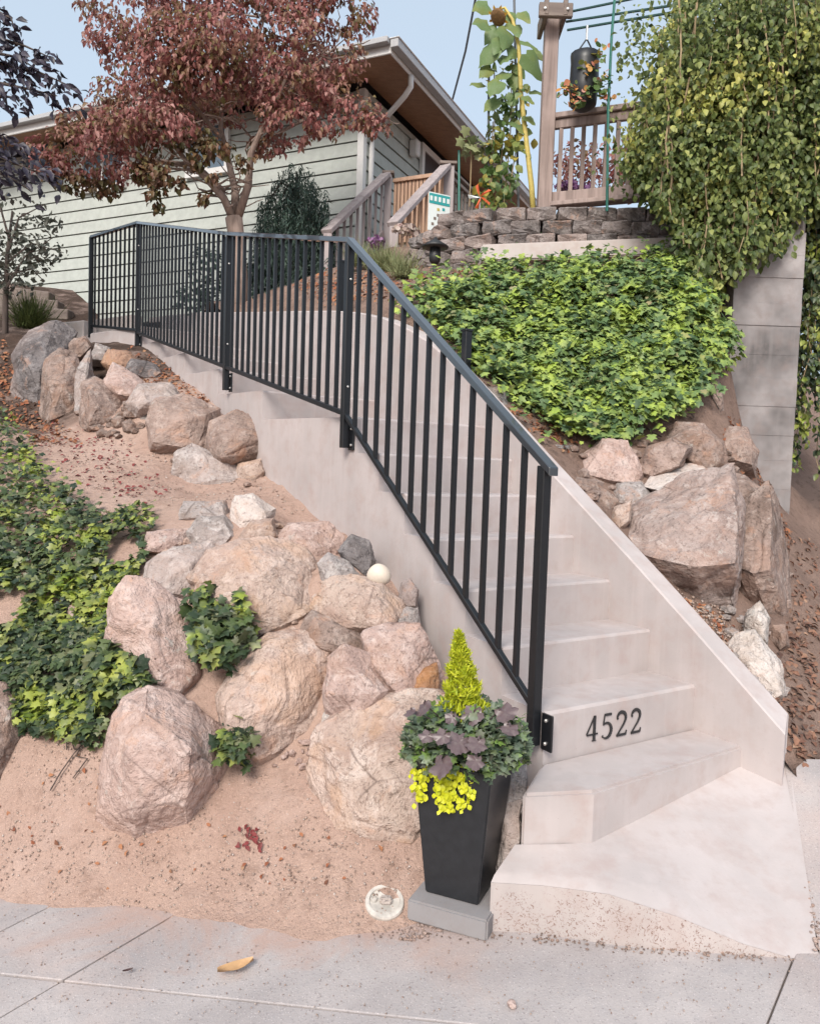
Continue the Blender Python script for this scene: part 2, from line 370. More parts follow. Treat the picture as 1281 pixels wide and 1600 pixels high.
M['shrubleaf'] = m_leaf('grey green leaves', [(.05, .06, .045), (.10, .11, .085), (.17, .17, .14), (.08, .07, .06)], None, 2, .5, .15)
M['conifer'] = m_leaf('weeping conifer needles', [(.018, .036, .03), (.03, .06, .048), (.05, .09, .07), (.075, .12, .09)], None, 2, .6, .1)
M['rush'] = m_leaf('rush blades', [(.05, .07, .02), (.09, .12, .03), (.13, .16, .05)], None, 2, .6, .15)
M['grasslight'] = m_leaf('pale grass', [(.20, .22, .10), (.28, .30, .15), (.15, .19, .08)], None, 2, .6, .2)
M['sunleaf'] = m_leaf('sunflower leaves', [(.072, .144, .036), (.120, .204, .060), (.180, .264, .108), (.240, .324, .168)], [(.360, .324, .072), (.168, .240, .072), (.504, .360, .060)], 2.2, .5, .35)
M['sunstem'] = m_plain('sunflower stalk', (.50, .40, .11), .6, .15)
M['sunseed'] = m_plain('drooping seed head', (.18, .10, .04), .8, .4, sc_=60)
M['sunpetal'] = m_leaf('yellow petals', [(.55, .30, .03), (.65, .38, .05), (.5, .25, .03)], None, 2, .6, .3)
M['lime'] = m_leaf('lime conifer', [(.396, .462, .013), (.517, .561, .022), (.616, .627, .044), (.308, .396, .017)], None, 8, .6, .25)
M['creeping'] = m_leaf('golden creeping leaves', [(.56, .58, .012), (.66, .66, .02), (.46, .52, .012)], None, 8, .5, .25)
M['heuchera'] = m_leaf('plum coloured leaves', [(.045, .03, .034), (.085, .055, .06), (.13, .09, .095), (.20, .145, .155)], None, 8, .4, .1, .6)
M['kale'] = m_leaf('grey green frilled leaves', [(.05, .08, .055), (.09, .13, .085), (.15, .20, .13), (.27, .31, .24), (.06, .09, .04)], [(.08, .15, .03), (.18, .29, .06), (.10, .10, .08)], 14, .5, .2)
M['litter'] = m_leaf('dry fallen leaves', [(.20, .065, .035), (.30, .115, .06), (.36, .17, .09), (.14, .06, .04), (.42, .24, .14)], None, 3, .8, .05, .2)
M['litter_brown'] = m_leaf('brown fallen leaves', [(.12, .06, .045), (.20, .10, .07), (.28, .15, .10), (.09, .05, .04), (.36, .22, .15)], None, 3, .8, .05, .2)
M['litter_red'] = m_leaf('red fallen leaves', [(.16, .03, .03), (.22, .05, .05), (.12, .03, .03)], None, 3, .7, .05, .2)
M['dryleaf'] = m_plain('curled dry leaf', (.50, .30, .15), .6, .25)
M['darkleaf'] = m_plain('dark dead leaf', (.06, .03, .028), .6, .25)
M['pebble'] = m_leaf('pebbles', [(.30, .21, .17), (.42, .33, .28), (.24, .16, .13), (.52, .44, .40)], None, 3, .9, 0, .2)
M['plasticcap'] = m_plain('white plastic cap', (.50, .46, .42), .6, .3)
M['sign_white'] = m_plain('white sign board', (.70, .76, .76), .5, .04)
M['sign_teal'] = m_plain('teal print', (.03, .32, .33), .5, .08)
M['orange'] = m_plain('orange plastic', (.55, .10, .03), .45, .1)
M['flower_o'] = m_leaf('orange blossoms', [(.50, .23, .05), (.58, .32, .10), (.48, .16, .10), (.55, .30, .24)], None, 5, .6, .2)
M['flower_w'] = m_leaf('pale blossoms', [(.52, .42, .38), (.60, .52, .48), (.42, .28, .26), (.20, .22, .12)], None, 5, .6, .2)
M['flower_p'] = m_leaf('purple blossoms', [(.20, .08, .22), (.30, .13, .30), (.15, .06, .18), (.42, .25, .36)], None, 5, .6, .2)
M['lantern'] = m_plain('black lantern metal', (.022, .022, .024), .5, .2)
M['number'] = m_plain('black number plate', (.02, .02, .022), .4, .1)

# ------------------------------------------------------------------ stones: outline (px), depth, thickness, material, label
LEFT_LOW = [
 ([(160,1265),(175,1170),(195,1110),(235,1090),(300,1110),(345,1150),(360,1210),(345,1265),(300,1305),(220,1308)], 2.98, .30, 'rock_pink', 'broad pinkish boulder lowest on the left, half sunk in the sandy soil'),
 ([(490,1195),(510,1150),(560,1115),(640,1095),(700,1100),(745,1180),(725,1260),(650,1290),(590,1303),(520,1275),(495,1235)], 2.92, .30, 'rock_tan', 'broad tan boulder directly behind the black planter'),
 ([(170,1005),(180,945),(200,912),(245,918),(300,960),(316,1040),(290,1094),(265,1082),(215,1035)], 3.32, .26, 'rock_pink', 'long pinkish boulder leaning diagonally beside the left ivy'),
 ([(300,908),(330,868),(380,853),(420,847),(470,865),(506,915),(490,952),(440,987),(400,1003),(360,985),(318,945)], 3.55, .32, 'rock_tan', 'big rounded tan boulder in the middle of the lower rockery'),
 ([(345,1085),(365,1040),(420,1003),(470,998),(522,1018),(518,1080),(492,1140),(440,1150),(405,1174),(370,1152),(348,1118)], 3.18, .28, 'rock_tan', 'wide tan boulder below the small ivy tuft, shadowed underneath'),
 ([(508,1078),(520,1035),(540,1014),(575,1030),(612,1075),(595,1102),(560,1120),(515,1107)], 3.08, .16, 'rock_pink', 'pinkish stone with a pale flat front, above the planter boulder'),
 ([(568,995),(600,981),(655,983),(682,1030),(686,1052),(640,1096),(605,1062),(580,1037)], 3.18, .18, 'rock_pink', 'angular pink stone touching the stair wall above the planter'),
 ([(632,1096),(648,1056),(682,1040),(684,1076),(665,1090)], 3.09, .09, 'rock_rust', 'small rusty orange stone just left of the lime conifer'),
 ([(490,945),(515,914),(550,903),(600,913),(628,945),(620,970),(590,986),(545,979),(500,963)], 3.40, .18, 'rock_tan', 'flat topped stone with an orange stain, under the white egg stone'),
 ([(470,990),(490,958),(530,975),(577,992),(566,1013),(520,1017),(485,1006)], 3.33, .16, 'rock_brown', 'brownish wedge stone tucked under the orange stained stone'),
 ([(498,880),(515,866),(545,878),(564,903),(532,914),(505,907)], 3.56, .12, 'rock_grey', 'grey stone between the big tan boulder and the dark pitted stone'),
 ([(530,862),(550,838),(575,847),(585,875),(572,897),(548,882)], 3.68, .11, 'rock_dark', 'dark pitted lava stone against the stair wall'),
 ([(622,940),(628,912),(642,907),(653,922),(651,945)], 3.45, .07, 'rock_dark', 'small black stone beside the stair wall, right of the egg stone'),
 ([(610,982),(624,948),(652,952),(657,980)], 3.40, .10, 'rock_grey', 'small grey stone wedged under the small black stone'),
 ([(432,850),(452,820),(512,818),(534,838),(527,868),(497,880),(465,862)], 3.95, .17, 'rock_pink', 'pinkish angular stone at the right end of the top row'),
 ([(375,838),(395,813),(427,811),(432,838),(400,854),(380,852)], 3.92, .12, 'rock_tan', 'small mottled tan stone on top of the big rounded boulder'),
 ([(358,825),(370,778),(395,774),(428,796),(426,812),(390,816),(366,836)], 4.08, .14, 'rock_pale', 'pale cream triangular stone highest in the lower rockery'),
 ([(294,832),(310,811),(350,808),(370,836),(345,859),(305,857)], 3.95, .14, 'rock_grey', 'rounded grey stone next to the brick shaped stone'),
 ([(283,812),(290,784),(350,783),(358,810)], 4.22, .10, 'rock_grey', 'low dark grey stone half buried in the sand terrace'),
 ([(225,857),(231,832),(292,827),(297,851),(260,862)], 3.95, .13, 'rock_pink', 'brick shaped pink stone at the tip of the left ivy'),
 ([(222,918),(234,880),(270,857),(325,850),(337,862),(303,896),(298,937),(250,933)], 3.72, .18, 'rock_grey', 'grey angular stone with a pale top under the brick shaped stone'),
 ([(252,935),(285,938),(308,968),(308,1002),(290,995),(262,960)], 3.40, .12, 'rock_pink', 'small smooth pink stone behind the diagonal boulder'),
 ([(-120,1215),(-100,1110),(-40,1075),(10,1078),(30,1110),(34,1165),(5,1220),(-60,1235)], 3.10, .18, 'rock_brown', 'brown boulder cut by the left edge of the photo'),
 ([(500,1145),(506,1116),(530,1112),(545,1128),(525,1146)], 3.05, .08, 'rock_pale', 'small whitish stone under the pale faced pink stone'),
 ([(562,1128),(580,1100),(610,1095),(620,1110),(590,1130)], 3.02, .08, 'rock_tan', 'small tan chip on top of the planter boulder'),
 ([(102,975),(108,948),(128,945),(135,968),(120,982)], 3.62, .08, 'rock_pink', 'pinkish stone peeping out of the left ivy'),
 ([(784,1262),(790,1205),(812,1185),(824,1200),(822,1262)], 2.72, .08, 'rock_grey', 'dark grey stone behind the planter, upper of two by the steps'),
 ([(776,1350),(782,1265),(812,1258),(814,1330)], 2.63, .08, 'rock_grey', 'dark grey stone behind the planter, lower of two by the steps'),
]
LEFT_UP = [
 ([(25,605),(30,560),(50,525),(85,512),(112,530),(104,565),(78,605),(66,638),(35,628)], 7.3, .5, 'rock_dark', 'dark rounded boulder farthest left in the upper rockery'),
 ([(66,645),(72,570),(95,553),(117,560),(126,600),(119,652),(80,660)], 6.9, .4, 'rock_brown', 'upright brown boulder beside the dark rounded boulder'),
 ([(112,672),(119,580),(140,556),(148,600),(136,662)], 6.75, .25, 'rock_grey', 'tall narrow grey slab standing in the upper rockery'),
 ([(130,642),(132,605),(150,596),(170,608),(206,635),(195,657),(150,687),(134,672)], 6.25, .35, 'rock_brown', 'leaning brown boulder with a dark hollow beneath it'),
 ([(184,672),(195,648),(222,640),(226,662),(205,692)], 6.05, .2, 'rock_brown', 'small brown stone right of the leaning boulder'),
 ([(220,692),(222,655),(241,652),(247,682),(235,704)], 5.92, .18, 'rock_grey', 'narrow grey stone between two brown boulders'),
 ([(238,662),(250,630),(290,623),(336,645),(342,690),(310,702),(270,702),(245,692)], 5.6, .34, 'rock_brown', 'large brown boulder in the middle of the upper rockery'),
 ([(328,702),(335,665),(370,648),(400,663),(420,690),(417,716),(380,724),(345,720)], 5.35, .3, 'rock_brown', 'large rough brown boulder touching the stair wall'),
 ([(278,747),(284,715),(305,700),(350,718),(377,724),(382,760),(330,769),(290,759)], 5.22, .24, 'rock_grey', 'wide smooth grey stone at the foot of the upper rockery'),
 ([(370,757),(375,727),(407,720),(414,735),(406,760)], 5.18, .16, 'rock_tan', 'squarish ochre stone in the corner by the stair wall'),
 ([(238,712),(250,688),(280,688),(282,710),(265,727),(245,724)], 5.75, .16, 'rock_tan', 'small yellowish stone under the large brown boulder'),
 ([(163,602),(180,571),(212,588),(228,606),(210,628),(185,618)], 6.35, .24, 'rock_pink', 'pale pink stone above the leaning brown boulder'),
 ([(203,628),(220,604),(262,602),(278,625),(245,643),(215,643)], 6.0, .24, 'rock_grey', 'pale grey stone sloping beside the leaf strewn soil'),
 ([(163,567),(172,548),(202,553),(217,570),(195,580),(175,577)], 7.0, .2, 'rock_rust', 'ochre stone under the middle railing post'),
 ([(198,578),(210,563),(242,570),(253,590),(225,592)], 6.9, .18, 'rock_dark', 'small black stone among fallen leaves by the steps'),
 ([(138,563),(150,538),(172,546),(167,567)], 7.25, .18, 'rock_grey', 'small grey stone near the far railing corner'),
 ([(94,558),(100,533),(132,528),(143,545),(126,562)], 7.5, .22, 'rock_brown', 'flat brown stone near the far railing corner'),
]
RIGHT = [
 ([(962,822),(1000,790),(1070,755),(1140,737),(1152,790),(1150,880),(1142,938),(1110,943),(1040,908),(985,882)], 4.25, .42, 'rock_warm', 'huge flat topped boulder on the right with an overhanging front'),
 ([(1140,765),(1172,788),(1202,850),(1232,972),(1210,978),(1180,952),(1142,934)], 4.42, .25, 'rock_brown', 'tall sloping slab right of the huge flat topped boulder'),
 ([(1128,737),(1165,744),(1197,770),(1203,797),(1170,803),(1142,775)], 4.62, .2, 'rock_brown', 'brown wedge stone capping the tall sloping slab'),
 ([(903,742),(914,710),(940,689),(977,690),(1000,735),(990,757),(950,760)], 4.72, .2, 'rock_pink', 'angular pink stone right of the grey block'),
 ([(998,737),(1010,700),(1045,688),(1077,700),(1062,730),(1020,747)], 4.72, .2, 'rock_brown', 'grainy brown stone second from the grey block'),
 ([(1038,692),(1060,664),(1100,663),(1126,690),(1132,730),(1100,740),(1070,717)], 4.85, .24, 'rock_brown', 'rounded brown boulder under the right end of the ivy'),
 ([(1116,692),(1140,669),(1166,671),(1182,705),(1177,732),(1140,728)], 5.05, .2, 'rock_brown', 'brown stone against the foot of the tall concrete wall'),
 ([(1013,764),(1025,744),(1060,729),(1102,727),(1102,745),(1060,762),(1020,772)], 4.72, .14, 'rock_pale', 'pale wedge stone lying on the huge flat topped boulder'),
 ([(898,767),(905,748),(930,754),(962,780),(956,794),(925,787)], 4.4, .14, 'rock_brown', 'dark layered stone next to the stair wall'),
 ([(956,777),(965,757),(1000,755),(1017,780),(990,792),(965,787)], 4.52, .13, 'rock_grey', 'small round grey stone under the pale wedge stone'),
 ([(950,828),(958,795),(986,784),(982,815),(965,828)], 4.2, .1, 'rock_tan', 'small tan stone beside the white stair wall'),
 ([(1130,1032),(1150,1000),(1180,993),(1217,1040),(1224,1077),(1195,1088),(1150,1062)], 3.62, .16, 'rock_pale', 'mottled white and grey stone lowest on the right slope'),
 ([(1160,992),(1164,960),(1185,943),(1200,965),(1197,997)], 3.8, .12, 'rock_pale', 'whitish stone above the mottled white and grey stone'),
 ([(1203,998),(1207,980),(1226,978),(1232,1005),(1218,1013)], 3.95, .09, 'rock_brown', 'small brown stone at the foot of the sloping slab'),
 ([(1188,855),(1195,798),(1214,788),(1226,880),(1230,962),(1215,905)], 4.75, .14, 'rock_brown', 'thin brown slab behind the tall sloping slab'),
 ([(752,628),(764,606),(787,608),(797,642),(775,655)], 4.95, .12, 'rock_grey', 'small grey stone below the ivy above the stair wall'),
 ([(1085,650),(1098,590),(1118,588),(1128,640),(1110,668)], 5.3, .1, 'rock_brown', 'narrow upright stone under the ivy beside the tall concrete wall'),
]

# ------------------------------------------------------------------ terrain
def zs(x, y): return .09+.075*(x-.3)+.02*(y-2.4)        # pavement plane, rises to the right
class RBF:
    def __init__(s, P, reg=.004):
        P = np.array(P, float); s.c = P[:, :2]; n = len(P)
        D = np.linalg.norm(s.c[:, None]-s.c[None], axis=2); A = np.zeros((n+3, n+3))
        A[:n, :n] = -D+np.eye(n)*reg; A[:n, n] = 1; A[:n, n+1:] = s.c; A[n, :n] = 1; A[n+1:, :n] = s.c.T
        s.w = np.linalg.solve(A, np.concatenate([P[:, 2], [0, 0, 0]]))
    def __call__(s, x, y):
        x = np.asarray(x, float); y = np.asarray(y, float); sh = np.broadcast(x, y).shape
        q = np.stack([np.broadcast_to(x, sh).ravel(), np.broadcast_to(y, sh).ravel()], 1)
        D = np.linalg.norm(q[:, None]-s.c[None], axis=2)
        r = -D@s.w[:len(s.c)]+s.w[len(s.c)]+q@s.w[len(s.c)+1:]
        return r.reshape(sh)
class GridF:
    """a height function sampled once on a fine grid, then read by bilinear lookup"""
    def __init__(s, fn, x0=-8., x1=8., y0=1.4, y1=13., d=.04):
        s.x0, s.y0, s.d = x0, y0, d; xs = np.arange(x0, x1, d); ys = np.arange(y0, y1, d); s.n, s.m = len(xs), len(ys)
        s.g = np.stack([fn(np.full(s.m, x), ys) for x in xs])
    def __call__(s, x, y):
        u = np.clip((np.asarray(x, float)-s.x0)/s.d, 0, s.n-1.001); v = np.clip((np.asarray(y, float)-s.y0)/s.d, 0, s.m-1.001)
        i = u.astype(int); j = v.astype(int); fu, fv = u-i, v-j; g = s.g
        return (g[i, j]*(1-fu)+g[i+1, j]*fu)*(1-fv)+(g[i, j+1]*(1-fu)+g[i+1, j+1]*fu)*fv
cl = []
for o, Y, th, m, lab in LEFT_LOW[:-2]:
    if th > .1:
        c = np.mean(o, axis=0); cl.append(atY(c[0], c[1], Y+.08*th))
for o, Y, th, m, lab in LEFT_UP:
    if th > .2:
        c = np.mean(o, axis=0); cl.append(atY(c[0], c[1], Y+.45*th))
for x, y, Y in [(0,1200,3.05),(100,1215,3.02),(0,1300,2.88),(120,1330,2.82),(420,1200,3.02),(420,1290,2.8),(560,1340,2.66),(640,1330,2.68),(300,1380,2.68),
                (0,1100,3.25),(100,1080,3.3),(0,950,3.62),(110,950,3.65),(0,850,4.05),(120,850,4.0),(0,760,4.7),(120,790,4.4),(0,660,5.8),
                (200,740,5.0),(200,705,5.5),(130,690,5.9),(320,770,4.95),(70,680,6.2),(60,665,6.6),(20,640,7.0),(440,775,4.7),(380,775,4.7),(-100,900,3.8),(-100,700,5.2),(-100,1150,3.1),
                (20,520,8.2),(60,500,9.5),(0,470,10.5),(250,1040,3.42),(500,1150,3.08),(350,930,3.68)]:
    cl.append(atY(x, y, Y))
for a, z in [(.1,.40),(.34,.5),(.67,.69),(.85,.80),(1.25,1.06),(1.45,1.15),(1.91,1.24),(2.71,1.46),(3.3,1.72),(3.73,1.96),(4.6,2.22),(5.4,2.5),(6.2,2.72),(7.2,2.85)]:
    cl.append(S(a, 0, z)); cl.append(S(a, -.12, z-.02))
for x in (-3, -2, -1.5, -1, -.5, 0):                     # pavement edge and in front of it
    ye = 2.44-.22*x
    cl.append((x, ye, zs(x, ye)-.004)); cl.append((x, ye-.35, zs(x, ye-.35)-.07)); cl.append((x, ye-1.2, zs(x, ye-1.2)-.2))
cl += [(-3.5, 8.9, 2.7), (-5, 9, 2.9), (-6, 11, 4.0), (-3, 11.5, 4.0), (-9, 12, 4.1), (-8, 6, 2.2), (-7, 4, 1.2), (-5, 5, 1.6), (-6, 20, 4.2), (0, 20, 4.2), (-14, 20, 4.2), (-13, 6, 2.2), (-1.5, 9.8, 3.6)]
cl += [(.25, 2.5, .02), (.12, 2.42, .03), (.5, 2.3, -.05), (.8, 2.1, -.1), (.35, 2.7, .16), (1.2, 1.9, -.2), (.3, 2.2, -.05)]
TLf = RBF(cl); TL = GridF(TLf)
cr = []
for o, Y, th, m, lab in RIGHT:
    if th > .12 and 'upright' not in lab:
        c = np.mean(o, axis=0); cr.append(atY(c[0], c[1], Y+.2*th))
IVY_R = [(632,478),(660,458),(720,440),(800,424),(880,412),(960,410),(1040,404),(1100,410),(1130,440),(1152,490),(1140,540),(1105,585),(1090,625),(1040,655),(990,685),(930,690),(880,685),(845,660),(800,620),(760,590),(720,555),(680,510)]
for x, y, Y in [(640,468,5.75),(700,520,5.35),(760,570,5.2),(820,640,5.0),(900,680,4.92),(1000,675,4.95),(1080,640,5.1),(900,560,5.35),(1000,560,5.35),(1090,560,5.4),(780,500,5.75),(900,460,5.9),(1000,450,5.9),(1100,460,5.8),(1130,520,5.7),
                (720,440,6.2),(820,410,6.5),(920,400,6.6),(1020,395,6.6),(1100,400,6.5),(600,470,6.2),(640,448,6.4),(560,425,7.3),(520,440,7.4),(440,450,8.3),(330,470,9.0),
                (1130,1000,3.72),(1100,965,3.82),(1060,925,3.95),(1170,1050,3.55),(1205,1110,3.3),(1235,1190,3.05),(1270,1150,3.3),(1281,1050,3.85),(1281,930,4.7),(1250,900,5.0),(1265,840,5.75),(1300,850,6.2),(1240,820,6.0),(1165,700,5.65),(1168,712,5.95),(1205,790,5.95),(1232,830,5.95),(1215,850,5.3)]:
    cr.append(atY(x, y, Y))
for a, z in [(-.35,.52),(0,.78),(.33,1.02),(.7,1.28),(1,1.50),(1.5,1.86),(1.92,2.16),(2.4,2.42),(2.8,2.56),(3.4,2.7),(4.3,2.84),(5.2,2.97),(6.2,3.12),(7.3,3.28),(8.5,3.45)]:
    cr.append(S(a, 1.0, z)); cr.append(S(a, .9, z-.03))
cr += [(2.0, 2.6, .22), (3.5, 2.5, .22), (2.0, 2.0, .05), (1.6, 2.7, .22), (4, 4, .9), (5, 6, 1.4), (6, 2.5, .35), (9, 6, 1.6), (9, 3, .9), (3.2, 7, 1.5), (4, 9, 2.2), (6, 12, 3), (1.2, 8.2, 3.95), (2.5, 8.2, 3.95), (.5, 8.8, 4.0), (-.3, 8.8, 4.0), (-1.5, 10.2, 3.9), (2, 12, 4.2), (0, 20, 4.2), (5, 20, 4.2), (12, 20, 4), (12, 10, 3)]
cr += [(.3, 6.9, 3.25), (.75, 6.8, 3.22), (1.2, 6.78, 3.2), (1.8, 6.75, 3.2), (2.4, 6.7, 3.2), (0, 7.2, 3.32), (-.2, 7.7, 3.45), (.4, 8.0, 3.9), (1.2, 7.5, 3.9), (2.0, 7.5, 3.9)]
TRf = RBF(cr); TR = GridF(TRf)
def lump(x, y, amp=.014):
    return amp*(mnoise.noise((x*5, y*5, 0))+.6*mnoise.noise((x*13, y*13, 3.1))+.35*mnoise.noise((x*30, y*30, 7.7)))
def axis(segs):
    r = []
    for a, b, d in segs: r += list(np.arange(a, b, d))
    return np.array(r+[segs[-1][1]])
def sheet(name, aa, ww, fz, mat, parent=None):
    A, Wd = np.meshgrid(aa, ww, indexing='ij')
    X = OX+SU[0]*A+SV[0]*Wd; Y = OY+SU[1]*A+SV[1]*Wd; Z = fz(X, Y)
    Z += np.vectorize(lump)(X, Y)
    n, m = A.shape; V = np.stack([X, Y, Z], 2).reshape(-1, 3)
    i, j = np.meshgrid(np.arange(n-1), np.arange(m-1), indexing='ij'); k = (i*m+j).ravel()
    return fast_mesh(name, V, np.stack([k, k+m, k+m+1, k+1], 1), mat, parent, (0, 0, 0), True)
aa = axis([(-2.6, -1, .08), (-1, 3.5, .035), (3.5, 8, .06), (8, 26, .8)])
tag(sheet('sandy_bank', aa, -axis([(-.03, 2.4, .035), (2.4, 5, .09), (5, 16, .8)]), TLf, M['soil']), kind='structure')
tag(sheet('planted_bank', axis([(-1.6, -.4, .1), (-.4, 4, .05), (4, 9, .12), (9, 26, .8)]), axis([(.93, 3.5, .05), (3.5, 16, .6)]), TRf, M['mulch']), kind='structure')
tag(sheet('upper_terrace', axis([(8.6, 26, .7)]), axis([(-.2, 1.1, .25)]), lambda x, y: TRf(x, y)-.01, M['mulch']), kind='structure')
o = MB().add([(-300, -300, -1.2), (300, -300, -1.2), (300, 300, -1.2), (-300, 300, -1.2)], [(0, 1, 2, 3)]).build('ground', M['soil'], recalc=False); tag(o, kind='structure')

def hits(fn, X, Y, y0=2.0, y1=12, n=130):
    """first point where each pixel ray meets a height field (nan where it misses)"""
    out = np.full((len(X), 3), np.nan)
    for i0 in range(0, len(X), 400):
        xs, ys = X[i0:i0+400], Y[i0:i0+400]; D = np.array([ray(x, y) for x, y in zip(xs, ys)]); D /= D[:, 1:2]
        Ys = np.linspace(y0, y1, n); P = CAM+D[:, None]*Ys[None, :, None]; g = P[..., 2]-fn(P[..., 0], P[..., 1])
        neg = g < 0; k = np.clip(neg.argmax(1), 1, n-1); ok = neg.any(1); r = np.arange(len(xs))
        g0, g1 = g[r, k-1], g[r, k]; t = (g0/(g0-g1))[:, None]; q = P[r, k-1]*(1-t)+P[r, k]*t
        out[i0:i0+400][ok] = q[ok]
    return out
def hit(fn, x, y):
    return hits(fn, np.array([x]), np.array([y]))[0]

def poly_hits(fn, poly, n, jit=7):
    xs = [p[0] for p in poly]; ys = [p[1] for p in poly]; X = np.empty(0); Y = np.empty(0)
    while len(X) < n:
        x = RNG.uniform(min(xs), max(xs), 2000); y = RNG.uniform(min(ys), max(ys), 2000); k = in_poly(x, y, poly)
        X = np.append(X, x[k]); Y = np.append(Y, y[k])
    P = hits(fn, X[:n]+RNG.normal(0, jit, n), Y[:n]+RNG.normal(0, jit, n)); return P[~np.isnan(P[:, 0])]

# ------------------------------------------------------------------ pavement
pav = empty('pavement', (0, 2, 0)); tag(pav, kind='structure')
TH = math.atan2(-.19, .945); sx = np.array([math.cos(TH), math.sin(TH)]); sy = np.array([-math.sin(TH), math.cos(TH)])
P0 = np.array([.301, 2.425])
def street(s, t): q = P0+sx*s+sy*t; return q
def slab_part(name, poly, mat, thick=.12, dz=0.0, bev=.0025):
    v = [(q[0], q[1], zs(*q)+dz) for q in poly]; mb = MB(); mb.prism(v, (0, 0, -thick)); return mb.build(name, mat, pav, bevel=bev)
# slab joints run away from the kerb; one long joint runs along it
ss = [-7.5, -5.6, -4.1, -2.9, -1.50, -1.06+.02, .905, 2.4, 4.2, 6.5]; tt = [-2.6, -.42, .62]
skew = .48
def sk(s, t): return street(s+skew*t, t)
g = .0035
for i in range(len(ss)-1):
    for j in range(2):
        q = [sk(ss[i]+g, tt[j]+g), sk(ss[i+1]-g, tt[j]+g), sk(ss[i+1]-g, tt[j+1]-g), sk(ss[i]+g, tt[j+1]-g)]
        if j == 1 and ss[i] > -.1: q = [sk(ss[i]+g, tt[1]+g), sk(ss[i+1]-g, tt[1]+g), sk(ss[i+1]-g, .02), sk(ss[i]+g, .02)]
        slab_part('slab', q, M['walk'], dz=random.uniform(-.003, .003))
slab_part('joint_filler', [sk(-7.6, -2.7), sk(6.6, -2.7), sk(6.6, .03), sk(-7.6, .03)], M['joint'], .05, -.014, 0)
# sloping apron right of the stair landing, bounded by the crack
A0 = S(-.33, .985, .448); A1 = np.array([1.255, 2.226, .158])
drv = MB(); rows = 10; cols = [0, .15, .4, .9, 1.8, 4, 7]
vv = []
for r_ in range(rows+1):
    t = r_/rows; L = A1*(1-t)+A0*t
    for c_ in cols: vv.append((L[0]+c_, L[1]-.19*c_*(1-t*.3), L[2]+.05*c_+.03*math.sin(t*3)*min(c_, 1)))
ff = [(i*len(cols)+j, i*len(cols)+j+1, (i+1)*len(cols)+j+1, (i+1)*len(cols)+j) for i in range(rows) for j in range(len(cols)-1)]
drv.add(vv, ff); tag(drv.build('driveway_apron', M['walk'], smooth=True), kind='structure')

# ------------------------------------------------------------------ concrete staircase
stairs = empty('concrete_staircase', S(0, .4, .2), 'pale concrete staircase climbing left with a solid side wall', 'staircase')
WID = .865
def step(a0, a1, zt, rise_end=0, w0=0.0, w1=WID, zb=-.35):
    c = .011; n = 14; mb = MB()
    prof = [(a0, zb), (a0, zt-c), (a0+c*.4, zt-c*.4), (a0+c, zt), (a1, zt+rise_end), (a1, zb)]
    mb.prism([S(a, w0, z) for a, z in prof], S(0, w1, 0)-S(0, w0, 0)); return mb.build('step', M['concrete'], stairs)
ks = [(k*RUN, Z0+k*RISE) for k in range(7)]
for k in range(6): step(ks[k][0], ks[k+1][0], ks[k][1])
up = [(2.82, 2.04), (3.71, 2.26), (4.60, 2.475), (5.40, 2.68), (6.10, 2.88)]
step(ks[6][0], up[0][0], ks[6][1], .03)
for i in range(4): step(up[i][0], up[i+1][0], up[i][1], .025)
# winder at the foot with a clipped corner
zE = .489; pE = [S(-.234, WID, zE), S(-.268, -.01, zE), S(-.172, -.245, zE), S(-.02, -.035, zE), S(.0, -.004, zE), S(0, WID, zE)]
mb = MB(); mb.prism(pE[::-1], (0, 0, -.5)); mb.build('step', M['concrete'], stairs, bevel=.011, seg=2)
# sloping landing slab at the pavement
top = [atY(767, 1374, 2.425), atY(850, 1379, 2.40), atY(951, 1392, 2.335), atY(1058, 1427, 2.29), atY(1162, 1470, 2.258), atY(1240, 1493, 2.232)]
top.append(np.array([1.25, 2.228, .164]))
bot = [np.array([p[0], p[1]-.004, zs(p[0], p[1])-.05]) for p in top]
ed = [S(-.172, -.245, .318), S(-.268, -.01, .309), S(-.234, WID+.005, .408)]
endp = S(-.36, WID+.115, .44)
m_edge = [top[0]*.0+S(-.172, -.26, .316)]
back = []
N = 7
# back row: from the left clipped corner along the winder foot to the end of the side wall
bk = [S(-.165, -.262, .318), S(-.23, -.12, .314), S(-.262, -.01, .309), S(-.25, .25, .337), S(-.24, .55, .372), S(-.235, WID, .408), endp]
rowsN = 8; V = []
for r_ in range(rowsN+1):
    t = r_/rowsN
    for k in range(N):
        p = top[k]*(1-t)+bk[k]*t
        p = p+np.array([0, 0, -.010*max(0, 1-t*6)**2])
        V.append(p)
for k in range(N): V.append(bot[k])
Fq = [(r_*N+k, r_*N+k+1, (r_+1)*N+k+1, (r_+1)*N+k) for r_ in range(rowsN) for k in range(N-1)]
base = (rowsN+1)*N
lw = []
mb = MB(); mb.add(V[:base], Fq); mb.build('landing_slab', M['concrete'], stairs, smooth=True)
mb = MB(); fr = [p+np.array([0, -.001, -.010]) for p in top]
mb.add(fr+bot, [(k, k+1, N+k+1, N+k) for k in range(N-1)])
mb.add([fr[0], bot[0], np.array([bk[0][0], bk[0][1], -.1]), bk[0]], [(0, 1, 2, 3)]); mb.build('slab_edge', M['concrete_front'], stairs)
